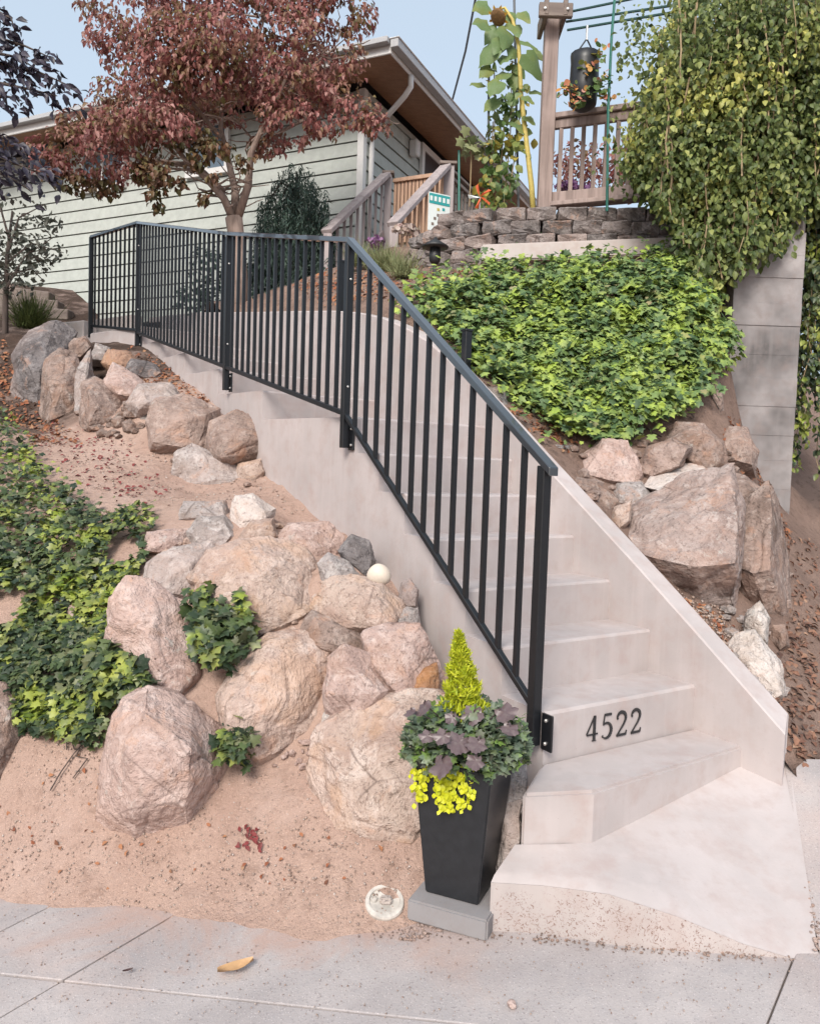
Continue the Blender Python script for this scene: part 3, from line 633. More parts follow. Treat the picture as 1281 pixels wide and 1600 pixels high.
# side wall with a rounded sweep where the flight eases
WT = [(-.413, .597), (0, .898), (.325, 1.132), (1, 1.60), (1.5, 1.955), (1.917, 2.245), (2.15, 2.38), (2.376, 2.484), (2.72, 2.61), (3.1, 2.706), (3.53, 2.784), (4.3, 2.895), (5.19, 3.02), (7.26, 3.32), (9.3, 3.55)]
mb = MB(); w0, w1, c = .851, .970, .008; n = len(WT); V = []
for a, z in WT:
    a2 = a if a > -.2 else a+.062; z2 = z if a > -.2 else z+.045
    V += [S(a, w0, -.35), S(a, w0, z-c), S(a+(a2-a)*.07, w0+c, z), S(a2, w1-c, z2), S(a2, w1, z2-c), S(a2, w1, -.35)]
Fq = [(i*6+k, i*6+k+1, i*6+k+7, i*6+k+6) for i in range(n-1) for k in range(5)]+[(0, 5, 4, 3, 2, 1), tuple((n-1)*6+k for k in range(6))]
mb.add(V, Fq); mb.build('side_wall', M['concrete'], stairs)
# upper landing and its kerb
CP = np.array([-3.53, 8.56]); p3 = S(6.10, 0, 0)[:2]
pl = [p3, CP+np.array([.02, -.04]), np.array([-4.3, 9.6]), np.array([-4.0, 10.9]), S(9.3, WID, 0)[:2], S(6.10, WID, 0)[:2]]
mb = MB(); mb.prism([(q[0], q[1], 2.90) for q in pl][::-1], (0, 0, -3.2)); mb.build('upper_landing', M['concrete'], stairs, bevel=.01)
mb = MB(); mb.beam((-2.95, 8.35, 2.99), (-3.5, 8.75, 2.99), .14, .17); mb.build('landing_kerb', M['ledge'], stairs, bevel=.01)
mb = MB(); mb.beam((-3.62, 8.9, 2.93), (-4.35, 9.35, 2.93), .3, .3); mb.build('landing_kerb', M['ledge'], stairs, bevel=.01)

# ------------------------------------------------------------------ house number on the riser
def stroke(mb, pts, wd, h, base, up_, right, out):
    for i in range(len(pts)-1):
        a, b = np.array(pts[i]), np.array(pts[i+1]); w_a, w_b = wd[i]/2, wd[i+1]/2
        d = nz(b-a); nrm = np.array([-d[1], d[0]])
        q = [a+nrm*w_a, b+nrm*w_b, b-nrm*w_b, a-nrm*w_a]
        mb.prism([base+right*p[0]*h+up_*p[1]*h+out*.0015 for p in q], out*.004)
def arc(cx, cy, rx, ry, a0, a1, n=12): return [(cx+rx*math.cos(math.radians(a0+(a1-a0)*i/n)), cy+ry*math.sin(math.radians(a0+(a1-a0)*i/n))) for i in range(n+1)]
two = arc(.27, .73, .25, .25, 165, -25, 14)+[(.40, .45), (.25, .28), (.08, .08), (.04, .045)]
def tw(n): return [.05+.085*math.sin(math.pi*min(1, i/(n-1)*1.15))**.8 if i/(n-1) < .87 else .05 for i in range(n)]
DIG = {'4': [([(.42, 1.0), (.23, .66), (.02, .30)], [.05, .04, .04]), ([(.02, .27), (.62, .27)], [.055, .055]), ([(.43, 1.0), (.43, 0.02)], [.12, .12]), ([(.33, .01), (.54, .01)], [.03, .03])],
       '5': [([(.15, .97), (.52, .97)], [.09, .09]), ([(.15, .98), (.09, .58)], [.04, .04]), (arc(.26, .33, .28, .31, 130, -130, 14), [.03+.1*math.sin(math.pi*i/14) for i in range(15)]), ([(.08, .11), (.04, .13)], [.1, .06])],
       '2': [(two, tw(len(two))), ([(.03, .045), (.54, .045)], [.09, .09]), ([(.54, .03), (.59, .2)], [.06, .025]), ([(.02, .79), (.07, .72)], [.05, .1])]}
num = empty('house_number', S(0, .37, .53), 'black serif house number 4522 fixed on the second riser', 'house number')
rgt = np.array([SV[0], SV[1], 0]); outv = -np.array([SU[0], SU[1], 0]); upv = np.array([0, 0, 1.])
for i, ch in enumerate('4522'):
    mb = MB()
    for pts, wd in DIG[ch]: stroke(mb, pts, wd, .098, S(0, .214+i*.082, .535-.002*i), upv, rgt, outv)
    mb.build('digit', M['number'], num)

# ------------------------------------------------------------------ black steel railing
rail = empty('stair_railing', S(0, -.05, .55), 'black steel railing with thin square balusters along the stairs', 'railing')
WR = -.035
R3 = np.array([*SU, 0.]); 
def rp(a, z, w=WR): return S(a, w, z)
nodes = [(.017, 1.598), (1.572, 2.731), (3.44, 3.193), (6.15, 3.928)]
brn = [(.02, .70), (1.575, 1.835), (3.44, 2.245), (6.13, 2.835)]
def zl(pts, a):
    for (a0, z0_), (a1, z1_) in zip(pts[:-1], pts[1:]):
        if a <= a1: break
    return z0_+(z1_-z0_)*(a-a0)/(a1-a0)
def extr(p0, p1, w, h, name): mb = MB(); mb.beamv(p0, p1, w, h); return mb.build(name, M['steel_cap' if name == 'top_rail' else 'steel'], rail, bevel=.003)
slope = (2.731-1.598)/1.555
extr(rp(-.03, 1.598-.047*slope), rp(1.572, 2.731), .044, .032, 'top_rail')
extr(rp(1.572, 2.731), rp(3.44, 3.193), .044, .028, 'top_rail'); extr(rp(3.44, 3.193), rp(6.15, 3.928), .044, .028, 'top_rail')
cpost = np.array([CP[0], CP[1], 0.])
extr(rp(6.15, 3.928), cpost+[0, 0, 3.93], .044, .028, 'top_rail')
extr(rp(.02, .70), rp(1.575, 1.835), .026, .030, 'bottom_rail'); extr(rp(1.575, 1.835), rp(3.44, 2.245), .026, .028, 'bottom_rail')
extr(rp(3.44, 2.245), rp(6.13, 2.835), .026, .028, 'bottom_rail'); extr(rp(6.13, 2.86), cpost+[0, 0, 2.985], .026, .028, 'bottom_rail')
posts = [(.02, .56, 1.585), (1.575, 1.655, 2.72), (3.45, 2.08, 3.18), (6.145, 2.70, 3.915)]
AX = dict(X=(*SU, 0), Y=(*SV, 0))
for i, (a, zb, zt) in enumerate(posts):
    mb = MB(); mb.box(rp(a, (zb+zt)/2), (.040, .040, zt-zb), **AX); p = mb.build('post', M['steel'], rail, bevel=.003)
    # side-mount bracket plate with bolts
    bx_ = a-.045 if i == 0 else a-.032
    mb = MB(); mb.box(S(bx_ if i == 0 else a-.028, -.008, zb+.055), (.055, .010, .135), **AX); mb.build('bracket', M['steel'], p, bevel=.002)
    for dz in (.015, .10):
        mb = MB(); mb.lathe(S(bx_ if i == 0 else a-.04, -.013, zb+dz), [(.007, 0), (.007, .006), (.004, .009)], 8, -np.array([*SV, 0])); mb.build('bolt', M['bolt'], p)
    if i:
        for fz in (.30, .82):
            mb = MB(); mb.lathe(rp(a-.021, zb+(zt-zb)*fz), [(.006, 0), (.006, .004), (.003, .006)], 8, -np.array([*SU, 0])); mb.build('bolt', M['bolt'], p)
mb = MB(); mb.box(cpost+[0, 0, (2.86+3.93)/2], (.045, .045, 1.07), **AX); mb.build('post', M['steel'], rail, bevel=.003)
bal_me = None
def baluster(base, zt):
    mb = MB(); mb.box(((base[0]), base[1], (base[2]+zt)/2), (.019, .019, zt-base[2]), **AX); mb.build('baluster', M['steel'], rail)
for (a0, a1, n) in [(.02, 1.575, 13), (1.575, 3.45, 16), (3.45, 6.145, 23)]:
    for k in range(1, n+1):
        a = a0+(a1-a0)*k/(n+1); baluster(rp(a, zl(brn, a)), zl(nodes, a))
c3 = rp(6.145, 0)
for k in range(1, 11):
    t = k/11; q = c3*(1-t)+cpost*t; baluster((q[0], q[1], 2.86+.125*t), 3.93)
# handrail newel standing outside the white side wall
nw = atY(727, 590, 4.98)
g2 = empty('handrail_post', nw-[0, 0, .3], 'short black steel post standing in the ivy behind the stair wall', 'post')
mb = MB(); mb.box(nw+[0, 0, -.02], (.05, .05, .62), **AX); mb.build('post_shaft', M['steel'], g2, bevel=.004)
mb = MB(); mb.box(nw+[0, 0, .295], (.058, .058, .016), **AX); mb.build('cap', M['steel'], g2, bevel=.003)
nw = atY(533, 440, 6.35)
g2 = empty('handrail_post', nw-[0, 0, .3], 'short black steel post seen through the railing at its bend', 'post')
mb = MB(); mb.box(nw+[0, 0, -.1], (.05, .05, .5), **AX); mb.build('post_shaft', M['steel'], g2, bevel=.004)
mb = MB(); mb.box(nw+[0, 0, .157], (.058, .058, .016), **AX); mb.build('cap', M['steel'], g2, bevel=.003)

# ------------------------------------------------------------------ stones
FRONT = {'huge flat topped': [(975,852,.30),(1020,872,.42),(1080,885,.46),(1144,880,.40),(1000,815,.10),(1070,770,.06),(1138,745,.02),(1148,800,.2),(1040,905,.24),(1110,940,.18),(1140,932,.16)],
         'lowest on the left': [(230,1120,.12),(205,1180,.20),(300,1175,.26),(290,1260,.24),(215,1270,.22),(335,1200,.16)]}
def rock(outline, Y, th, mat, label, group, cat='boulder', grow=1.0):
    cc = np.mean(outline, axis=0); outline = [tuple(cc+(np.array(p)-cc)*grow) for p in outline]
    c2 = np.mean(outline, axis=0); C = atY(c2[0], c2[1], Y)
    view = nz([C[0], C[1], 0]); rt = np.array([view[1], -view[0], 0]); upv = np.array([0, 0, 1.])
    nrm = nz(view+np.array([0, 0, .0])); rs = random.Random(label)
    big = th
    ring = []
    for (x, y) in outline:
        p = atPlane(x, y, C, nrm); h_ = p[2]-C[2]
        ring.append(p+view*h_*.25)                        # lean back a little with the slope
    ring = np.array(ring); size = ring.max(0)-ring.min(0); sz = max(size[2], abs((ring-C)@rt).max()*2)
    pts = []
    for p in ring: pts.append(p)
    low = ring[:, 2].min(); hgt_ = size[2]
    for p in ring:                                        # foot goes on down into the ground
        if p[2] < low+.3*hgt_: pts.append(p+upv*-.16*hgt_+view*.1*big)
    tx_, tz_ = rs.uniform(-.28, .28), rs.uniform(-.38, -.12)
    fr_ = [v_ for k_, v_ in FRONT.items() if k_ in label]
    for x, y, d_ in (fr_[0] if fr_ else []): pts.append(atPlane(x, y, C-view*d_, nrm))
    for p in ([] if fr_ else ring[rs.randrange(2)::(2 if len(ring) > 7 else 1)]):
        d = p-C; k = rs.uniform(.58, .88); dx_ = (d@rt)/(sz/2); dz_ = d[2]/(sz/2); pts.append(C+d*k-view*big*max(.12, .52+tx_*dx_+tz_*dz_+rs.uniform(-.07, .07)))
    for _ in range(0 if fr_ else 2):
        d = ring[rs.randrange(len(ring))]-C; pts.append(C+d*rs.uniform(.1, .4)-view*big*rs.uniform(.6, .78))
    for p in ring:
        d = p-C; pts.append(C+d*rs.uniform(.6, .85)+view*big*rs.uniform(.7, 1.0))
    bm = bmesh.new(); org = Vector((C[0], C[1], ring[:, 2].min()))
    for p in pts: bm.verts.new(Vector(p)-org)
    r = bmesh.ops.convex_hull(bm, input=bm.verts)
    bmesh.ops.delete(bm, geom=[v for v in bm.verts if not v.link_faces], context='VERTS')
    bmesh.ops.triangulate(bm, faces=bm.faces)
    lvl = 5 if sz > .42 else 4 if sz > .16 else 3
    for L in range(lvl):
        bmesh.ops.subdivide_edges(bm, edges=bm.edges, cuts=1, use_grid_fill=True)
        bmesh.ops.triangulate(bm, faces=[f for f in bm.faces if len(f.verts) > 3])
        if L < 3: bmesh.ops.smooth_vert(bm, verts=bm.verts, factor=(.02, .09, .12)[L], use_axis_x=True, use_axis_y=True, use_axis_z=True)
    bm.normal_update(); off = Vector((rs.uniform(0, 50), rs.uniform(0, 50), rs.uniform(0, 50)))
    for v in bm.verts:
        q = v.co/sz; n1 = mnoise.noise(q*2.0+off); n2 = mnoise.turbulence(q*4.5+off, 5, False)-.45
        sh = mnoise.noise(Vector((q.x*1.6, q.y*1.6, q.z*3.6))+off*1.7); sh = math.floor(sh*5)/5*.7+sh*.3      # broken shelves
        cr = (1-abs(mnoise.noise(q*2.6+off*.7)))**14                                                        # cracks
        cr2 = (1-abs(mnoise.noise(q*5.5+off*2.3)))**12
        v.co += v.normal*sz*(.020*n1+.014*n2+.034*sh-.016*cr-.004*cr2+.004*mnoise.noise(q*19+off))
    Rt = Vector(rt); Cv = Vector(C)-org; R_ = [(v.co-Cv).dot(Rt) for v in bm.verts]; Z_ = [v.co.z-Cv.z for v in bm.verts]
    q_ = (ring-C)@rt; gx = 1.05*(q_.max()-q_.min())/(max(R_)-min(R_)); gz = 1.05*1.16*size[2]/(max(Z_)-min(Z_))
    ox_ = (q_.max()+q_.min())/2-gx*(max(R_)+min(R_))/2; oz_ = (ring[:, 2].max()+ring[:, 2].min()-.16*size[2])/2-C[2]-gz*(max(Z_)+min(Z_))/2
    for v in bm.verts:
        d = v.co-Cv; r0 = d.dot(Rt); v.co += Rt*(r0*(gx-1)+ox_); v.co.z += d.z*(gz-1)+oz_
    for f in bm.faces: f.smooth = True
    me = bpy.data.meshes.new('boulder'); bm.to_mesh(me); bm.free()
    me.set_sharp_from_angle(angle=math.radians(50))
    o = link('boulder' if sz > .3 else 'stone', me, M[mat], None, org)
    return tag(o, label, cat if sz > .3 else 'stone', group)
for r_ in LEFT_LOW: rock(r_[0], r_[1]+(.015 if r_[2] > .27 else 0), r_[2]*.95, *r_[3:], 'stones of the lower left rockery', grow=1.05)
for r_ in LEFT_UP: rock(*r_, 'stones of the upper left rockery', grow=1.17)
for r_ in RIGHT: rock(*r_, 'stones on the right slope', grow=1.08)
def rubble(fn, poly, n, size, mat, lift=.3):
    P = poly_hits(fn, poly, n, 3); bm = bmesh.new()
    for p in P:
        k = size*random.uniform(.5, 1.3); b0 = len(bm.verts); r = bmesh.ops.create_icosphere(bm, subdivisions=1, radius=1)
        of = Vector((random.uniform(0, 90), 0, random.uniform(0, 90))); sx_, sy_, sz_ = random.uniform(.8, 1.4), random.uniform(.7, 1.1), random.uniform(.45, .9); rot = Matrix.Rotation(random.uniform(0, 6.28), 3, 'Z')
        for v in r['verts']: v.co = rot @ (Vector((v.co.x*sx_, v.co.y*sy_, v.co.z*sz_))*(1+.35*mnoise.noise(v.co*1.6+of)))*k+Vector(p)+Vector((0, 0, k*lift))
    me = bpy.data.meshes.new('rubble'); bm.to_mesh(me); bm.free(); tag(link('rubble', me, M[mat]), kind='stuff')
rubble(TL, [(150,560),(240,575),(330,640),(420,700),(415,765),(300,760),(230,700),(130,680),(110,600)], 110, .055, 'rock_brown')
rubble(TL, [(225,850),(290,800),(430,800),(540,850),(650,940),(680,1060),(560,1130),(420,1010),(300,950)], 120, .028, 'rock_tan')
rubble(TL, [(330,1000),(420,1150),(500,1150),(540,1120),(500,1200),(400,1200)], 60, .02, 'rock_pink')
rubble(TR, [(890,700),(1010,690),(1180,700),(1215,800),(1230,960),(1190,900),(1150,760),(1000,800),(960,830),(900,770)], 130, .045, 'rock_brown')
rubble(TR, [(1100,950),(1200,960),(1225,1090),(1190,1110)], 50, .03, 'rock_grey')
# egg shaped stone
P = atY(592, 898, 3.44); bm = bmesh.new(); bmesh.ops.create_icosphere(bm, subdivisions=3, radius=1)
for v in bm.verts: v.co = Vector((v.co.x*.054*(1-.12*v.co.z), v.co.y*.045, v.co.z*.050)); v.co += v.co*.05*mnoise.noise(v.co*20)
for f in bm.faces: f.smooth = True
me = bpy.data.meshes.new('egg_stone'); bm.to_mesh(me); bm.free()
tag(link('egg_stone', me, M['egg'], None, P), 'smooth white egg shaped stone resting on the rockery by the stair wall', 'stone')
# squared granite block at the wall
P = atY(878, 725, 4.8); mb = MB(); mb.box((P[0], P[1]+.1, P[2]), (.30, .25, .23), (*SV, 0), (*SU, 0))
tag(mb.build('granite_block', M['graniteblock'], bevel=.012, seg=2), 'squared light grey granite block beside the white stair wall', 'block')

# ------------------------------------------------------------------ leaf clouds
def ivy_leaf():
    o = [(0, -.02), (.22, -.12), (.52, .02), (.34, .26), (.56, .55), (.24, .60), (0, 1.0), (-.24, .60), (-.56, .55), (-.34, .26), (-.52, .02), (-.22, -.12)]
    v = [(0, .3, .05)]+[(x, y, -.10*abs(x)-.08*max(0, y-.5)) for x, y in o]; n = len(o)
    return np.array(v), np.array([(0, 1+i, 1+(i+1) % n) for i in range(n)])
def oval_leaf(fold=.18, w=.34, droop=.2):
    v = [(0, 0, 0), (w*.75, .3, fold*.7), (w, .55, fold), (w*.6, .8, fold*.3-droop*.4), (0, 1, -droop), (-w*.6, .8, fold*.3-droop*.4), (-w, .55, fold), (-w*.75, .3, fold*.7), (0, .5, 0)]
    return np.array(v), np.array([(8, i, (i+1) % 8) for i in range(8)])
def small_leaf():
    v = [(0, 0, 0), (.3, .45, .1), (0, 1, -.12), (-.3, .45, .1)]; return np.array(v), np.array([(0, 1, 2), (0, 2, 3)])
def needle():
    v = [(.5, 0, 0), (-.5, 0, 0), (0, 1, 0)]; return np.array(v), np.array([(0, 1, 2)])
def round_leaf():
    n = 8; v = [(0, .5, -.08)]+[(.5*math.sin(2*math.pi*i/n), .5-.5*math.cos(2*math.pi*i/n), .04*(i % 2)) for i in range(n)]
    return np.array(v), np.array([(0, 1+i, 1+(i+1) % n) for i in range(n)])
def frames(nrm, tip):
    nrm = nrm/(np.linalg.norm(nrm, axis=1, keepdims=True)+1e-9)
    tip = tip-nrm*(np.sum(nrm*tip, 1, keepdims=True)); tip /= np.linalg.norm(tip, axis=1, keepdims=True)+1e-9
    return np.cross(tip, nrm), tip, nrm
def leaves(name, P, nrm, tip, size, tmpl, mat, parent=None, org=None):
    P = np.asarray(P, float); tv, tf = tmpl; n = len(P); X, Yv, Zv = frames(np.asarray(nrm, float), np.asarray(tip, float))
    sz = np.asarray(size, float).reshape(-1, 1, 1)*np.ones((n, 1, 1))
    V = P[:, None, :]+sz*(tv[None, :, 0:1]*X[:, None]+tv[None, :, 1:2]*Yv[:, None]+tv[None, :, 2:3]*Zv[:, None])
    Fc = tf[None]+(np.arange(n)*len(tv))[:, None, None]
    return fast_mesh(name, V.reshape(-1, 3), Fc.reshape(-1, 3), mat, parent, org)
def rn(n, s=1.0): return RNG.normal(0, s, (n, 3))
def surf_normals(fn, P, e=.06):
    x, y = P[:, 0], P[:, 1]; gx = (fn(x+e, y)-fn(x-e, y))/(2*e); gy = (fn(x, y+e)-fn(x, y-e))/(2*e)
    N_ = np.stack([-gx, -gy, np.ones(len(x))], 1); return N_/np.linalg.norm(N_, axis=1, keepdims=True)
def ivy_patch(fn, poly, n, size, thick, mat, label, name='ivy', lumps=.06, holes=0.0, jit=7):
    P = poly_hits(fn, poly, int(n*(1.6 if holes else 1.05)), jit)
    if holes: P = [h_ for h_ in P if mnoise.noise(Vector(h_)*3.1) <= .55-holes]
    P = np.array(P[:n]); n = len(P); N_ = surf_normals(fn, P); N_ = N_*.8+np.array([0, -.35, .35])
    N_ /= np.linalg.norm(N_, axis=1, keepdims=True)
    bulge = np.array([mnoise.noise(Vector(p)*4.3)+.7*mnoise.noise(Vector(p)*9.5) for p in P])*lumps
    depth = RNG.uniform(0, 1, n)**.6*thick+bulge
    Q = P+N_*depth[:, None]
    nr = N_+rn(n, .55)+np.array([0, 0, .3]); tip = np.array([0, -.3, -1.])+rn(n, .55)
    root = empty(name, P.mean(0)-[0, 0, .1], label, 'ivy')
    tag(leaves('leaves', Q, nr, tip, size*RNG.uniform(.45, 1.35, n), ivy_leaf(), mat, root), kind='stuff')
    mb = MB()                                             # runners
    for i in range(0, n if n > 2000 else 0, max(1, n//90)):
        p = P[i]+N_[i]*.01; pts = [p]
        for _ in range(5): p = p+np.array([random.uniform(-.06, .06), -.02+random.uniform(-.03, .03), -.05]); pts.append(np.array([p[0], p[1], max(p[2], float(fn(p[0], p[1]))+.02)]))
        mb.tube(pts, .003, 4)
    if mb.v: tag(mb.build('stems', M['bark_dark'], root), kind='stuff')
    return root
ivy_patch(TR, IVY_R, 19000, .048, .15, M['ivy'], 'large mass of bright green ivy covering the right bank above the stones', lumps=.11, jit=11)
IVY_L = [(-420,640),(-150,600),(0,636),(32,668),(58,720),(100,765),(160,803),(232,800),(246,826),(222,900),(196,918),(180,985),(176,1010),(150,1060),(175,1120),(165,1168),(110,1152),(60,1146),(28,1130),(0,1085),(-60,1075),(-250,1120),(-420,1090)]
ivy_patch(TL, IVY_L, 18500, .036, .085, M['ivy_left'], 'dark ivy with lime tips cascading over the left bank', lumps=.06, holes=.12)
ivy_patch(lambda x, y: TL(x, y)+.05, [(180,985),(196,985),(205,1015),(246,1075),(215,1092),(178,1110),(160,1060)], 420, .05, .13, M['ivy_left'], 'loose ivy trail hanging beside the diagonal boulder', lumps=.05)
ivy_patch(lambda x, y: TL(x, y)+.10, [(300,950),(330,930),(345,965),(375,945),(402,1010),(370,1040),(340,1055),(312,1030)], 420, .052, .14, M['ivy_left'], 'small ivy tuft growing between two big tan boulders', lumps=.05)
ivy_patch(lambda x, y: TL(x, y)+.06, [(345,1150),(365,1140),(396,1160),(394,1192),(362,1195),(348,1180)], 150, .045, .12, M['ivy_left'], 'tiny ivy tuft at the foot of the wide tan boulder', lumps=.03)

# ------------------------------------------------------------------ planter, paver, drain cap
pc0 = np.array([.262, 2.447]); d1 = nz([-.915, .40]); d2 = np.array([-d1[1], d1[0]])*-1; ZP = .152
pcen = pc0+(d1+d2)*.0925
mb = MB(); q0 = np.array([.035, 2.478]); e1 = nz(np.array([.286, 2.368])-q0); e2 = np.array([-e1[1], e1[0]]); ce = q0+e1*.137+e2*.14
mb.box((ce[0], ce[1], ZP-.035), (.275, .285, .07), (*e1, 0), (*e2, 0)); tag(mb.build('paver', M['paver'], bevel=.006, seg=2), 'square grey concrete paver under the black planter', 'paver')
planter = empty('planter', (pcen[0], pcen[1], ZP), 'tall tapered square black planter standing beside the bottom step', 'planter')
def sq(r, z): return [np.array([*(pcen+d1*r*i+d2*r*j), z]) for i, j in ((-1, -1), (1, -1), (1, 1), (-1, 1))]
mb = MB(); ZT = .612; rings = [(.0925, ZP+.002), (.134, ZT), (.126, ZT), (.120, ZT-.05)]
V = [p for r_, z in rings for p in sq(r_, z)]
Fq = [(3, 2, 1, 0)]+[(i*4+k, i*4+(k+1) % 4, i*4+4+(k+1) % 4, i*4+4+k) for i in range(3) for k in range(4)]
mb.add(V, Fq); mb.build('pot', M['black_pot'], planter, bevel=.005, seg=2)
mb = MB(); mb.prism(sq(.121, ZT-.03), (0, 0, -.02)); mb.build('soil', M['potsoil'], planter)
PT = np.array([*pcen, ZT])
# lime conifer
con = empty('lime_conifer', PT-[0, 0, .02], 'small cone shaped lime yellow conifer in the black planter', 'conifer')
n = 6500; h_ = RNG.uniform(0, 1, n)**1.25; rad = .098*(1-h_)**.8*np.sqrt(RNG.uniform(.25, 1, n))*(1+.2*np.sin(h_*40)); th = RNG.uniform(0, 6.283, n)
Pn = PT+np.stack([rad*np.cos(th), rad*np.sin(th), .03+.45*h_], 1); out = np.stack([np.cos(th), np.sin(th), 0*th], 1)
ct = (atY(716, 990, PT[1])-PT); Pn[:, 0] += h_*(ct[0]-.0)
Pn[:, 2] = PT[2]+.03+h_*(ct[2]-.03)
tag(leaves('needles', Pn, rn(n)+out, out*.55+[0, 0, 1]+rn(n, .3), RNG.uniform(.012, .026, n), (np.array([(.16, 0, 0), (-.16, 0, 0), (-.1, .6, .05), (0, 1, 0), (.1, .6, .05)]), np.array([(0, 3, 1), (0, 4, 3), (1, 3, 2)])), M['lime'], con), kind='stuff')
mb = MB(); mb.tube([PT-[0, 0, .02], PT+[ct[0]*.8, 0, ct[2]*.85]], [.01, .003], 6); mb.build('stem', M['vine_stem'], con)
# plum leaved plant
heu = empty('plum_leaved_plant', PT+[.0, -.02, -.02], 'plum coloured broad leaved plant around the lime conifer', 'plant')
def lobed():
    n = 30; v = [(0, .4, -.10)]
    for i in range(n):
        a = 2*math.pi*i/n; r_ = (.46*(1+.13*math.cos(a*5)+.06*math.cos(a*15))) if i else .2
        v.append((r_*math.sin(a), .5-r_*math.cos(a), .07*math.cos(a*5)+.06*math.sin(a*3+1)-.10*abs(math.sin(a))))
    return np.array(v), np.array([(0, 1+i, 1+(i+1) % n) for i in range(n)])
hl = [(660,1106,.07),(738,1116,.075),(706,1122,.05),(690,1150,.06),(716,1160,.085),(744,1162,.07),(688,1196,.085),(790,1112,.08),(797,1138,.06),(666,1150,.05),(640,1112,.045),(742,1190,.06)]
for i, (x, y, s_) in enumerate(hl):
    p = atY(x, y, 2.50-.15*min(1, (y-1095)/70)+random.uniform(-.02, .02)); d = nz(p-PT)
    tv, tf = lobed(); X_, Y_, Z_ = frames(np.array([[d[0]*.7+random.uniform(-.6, .6), -.6+random.uniform(-.3, .4), .65]]), np.array([[d[0]+random.uniform(-.6, .6), -.3, -.45]]))
    s_ *= 1.0; V = p+s_*(tv[:, 0:1]*X_+(tv[:, 1:2]-.5)*Y_+tv[:, 2:3]*Z_)
    lf = MB().add(V, [tuple(t) for t in tf]).build('leaf', M['heuchera'], heu, smooth=True, recalc=False)
    mb = MB(); mb.tube([PT+[0, 0, -.02], (PT+p)/2+[0, 0, .03], V[1]], .0022, 5); mb.build('leaf_stalk', M['heuchera'], heu)
# frilled grey-green foliage
kal = empty('frilled_foliage_plant', PT+[0, 0, -.02], 'grey green frilled foliage spilling over the planter rim', 'plant')
n = 2300; th = RNG.uniform(0, 6.283, n); rr = np.sqrt(RNG.uniform(.1, 1, n))
Pn = PT+np.stack([rr*np.cos(th)*.205, rr*np.sin(th)*.17-.01, .035+.10*(1-rr**2)+RNG.normal(0, .02, n)-.045*rr*(RNG.uniform(0, 1, n) > .4)], 1)
Pn[:, 2] += .02
out = np.stack([np.cos(th), np.sin(th), .2+0*th], 1)
tag(leaves('leaves', Pn, np.array([0, -.3, 1])+rn(n, .6), out+rn(n, .5), RNG.uniform(.016, .036, n), ivy_leaf(), M['kale'], kal), kind='stuff')
# golden creeping plant
crp = empty('golden_creeping_plant', PT+[-.03, -.1, -.1], 'golden yellow creeping plant trailing down the planter front', 'plant')
Pn = []; stems = MB()
for x0, y0, ln, k_ in [(652,1200,50,16),(660,1195,35,10),(690,1195,72,24),(700,1205,62,22),(712,1195,60,20),(722,1200,66,24),(732,1195,50,18),(742,1195,34,14),(750,1205,20,8),(684,1205,45,12),(705,1200,40,14)]:
    pts = []
    for i in range(k_):
        t = i/k_; p = atY(x0+random.uniform(-8, 8)+6*math.sin(t*4+x0), y0+ln*t, 2.50-.055*min(1, (x0-640)/60)-.012*t); [Pn.append(p+np.random.default_rng(i+x0+500*q_).normal(0, .009, 3)) for q_ in range(2)]; pts.append(p)
    stems.tube(pts[::4]+[pts[-1]], .0016, 4)
Pn = np.array(Pn); n = len(Pn)
tag(leaves('leaves', Pn, np.array([0, -1, .5])+rn(n, .35), np.array([0, -.2, -1])+rn(n, .5), RNG.uniform(.014, .024, n), oval_leaf(.1, .42, .2), M['creeping'], crp), kind='stuff')
tag(stems.build('stems', M['creeping'], crp), kind='stuff')
P = hit(lambda x, y: np.maximum(TL(x, y), zs(x, y)), 601, 1409)+np.array([0, 0, -.002])
cap = empty('drain_cap', P, 'round white plastic pipe cap lying in the dirt beside the paver', 'pipe cap')
mb = MB(); capn = nz(surf_normals(lambda x, y: np.maximum(TL(x, y), zs(x, y)), P[None], .07)[0]+[0, 0, .3]); mb.lathe(P-capn*.02, [(.064, 0), (.066, .022), (.063, .028), (.052, .029), (.050, .022), (.01, .022)], 28, capn); mb.build('rim', M['plasticcap'], cap, smooth=False)
mb = MB(); mb.box(P+[.004, -.003, .010], (.040, .030, .022)); mb.build('plug', M['rock_pale'], cap, bevel=.005, seg=2)
mb = MB(); mb.lathe(P+[-.036, .004, .0], [(.012, 0), (.012, .012), (.007, .013), (.006, .004)], 12); mb.build('stud', M['plasticcap'], cap)

# ------------------------------------------------------------------ tall board-formed concrete wall
PL = atY(1140, 560, 6.0); PR = atY(1247, 560, 6.0); pw = PR[0]-PL[0]
pier = empty('retaining_wall', (PL[0]+pw/2, 6.2, 1.0), 'tall weathered concrete retaining wall end with board marks on the right', 'wall')
z = .9; i = 0
while z < 3.42:
    hh = random.choice([.17, .19, .2, .22]); hh = min(hh, 3.45-z); off = random.uniform(-.005, .005)
    mb = MB(); mb.box((PL[0]+pw/2+.35*.0, 6.0+off+1.6, z+hh/2), (pw, 3.2, hh-.0004)); mb.build('board_course', M['pier'], pier, bevel=.0012); z += hh; i += 1
mb = MB(); mb.box((PR[0]-.11, 6.02+1.4, 3.53), (.23, 2.8, .22)); mb.build('upstand', M['pier'], pier, bevel=.01)

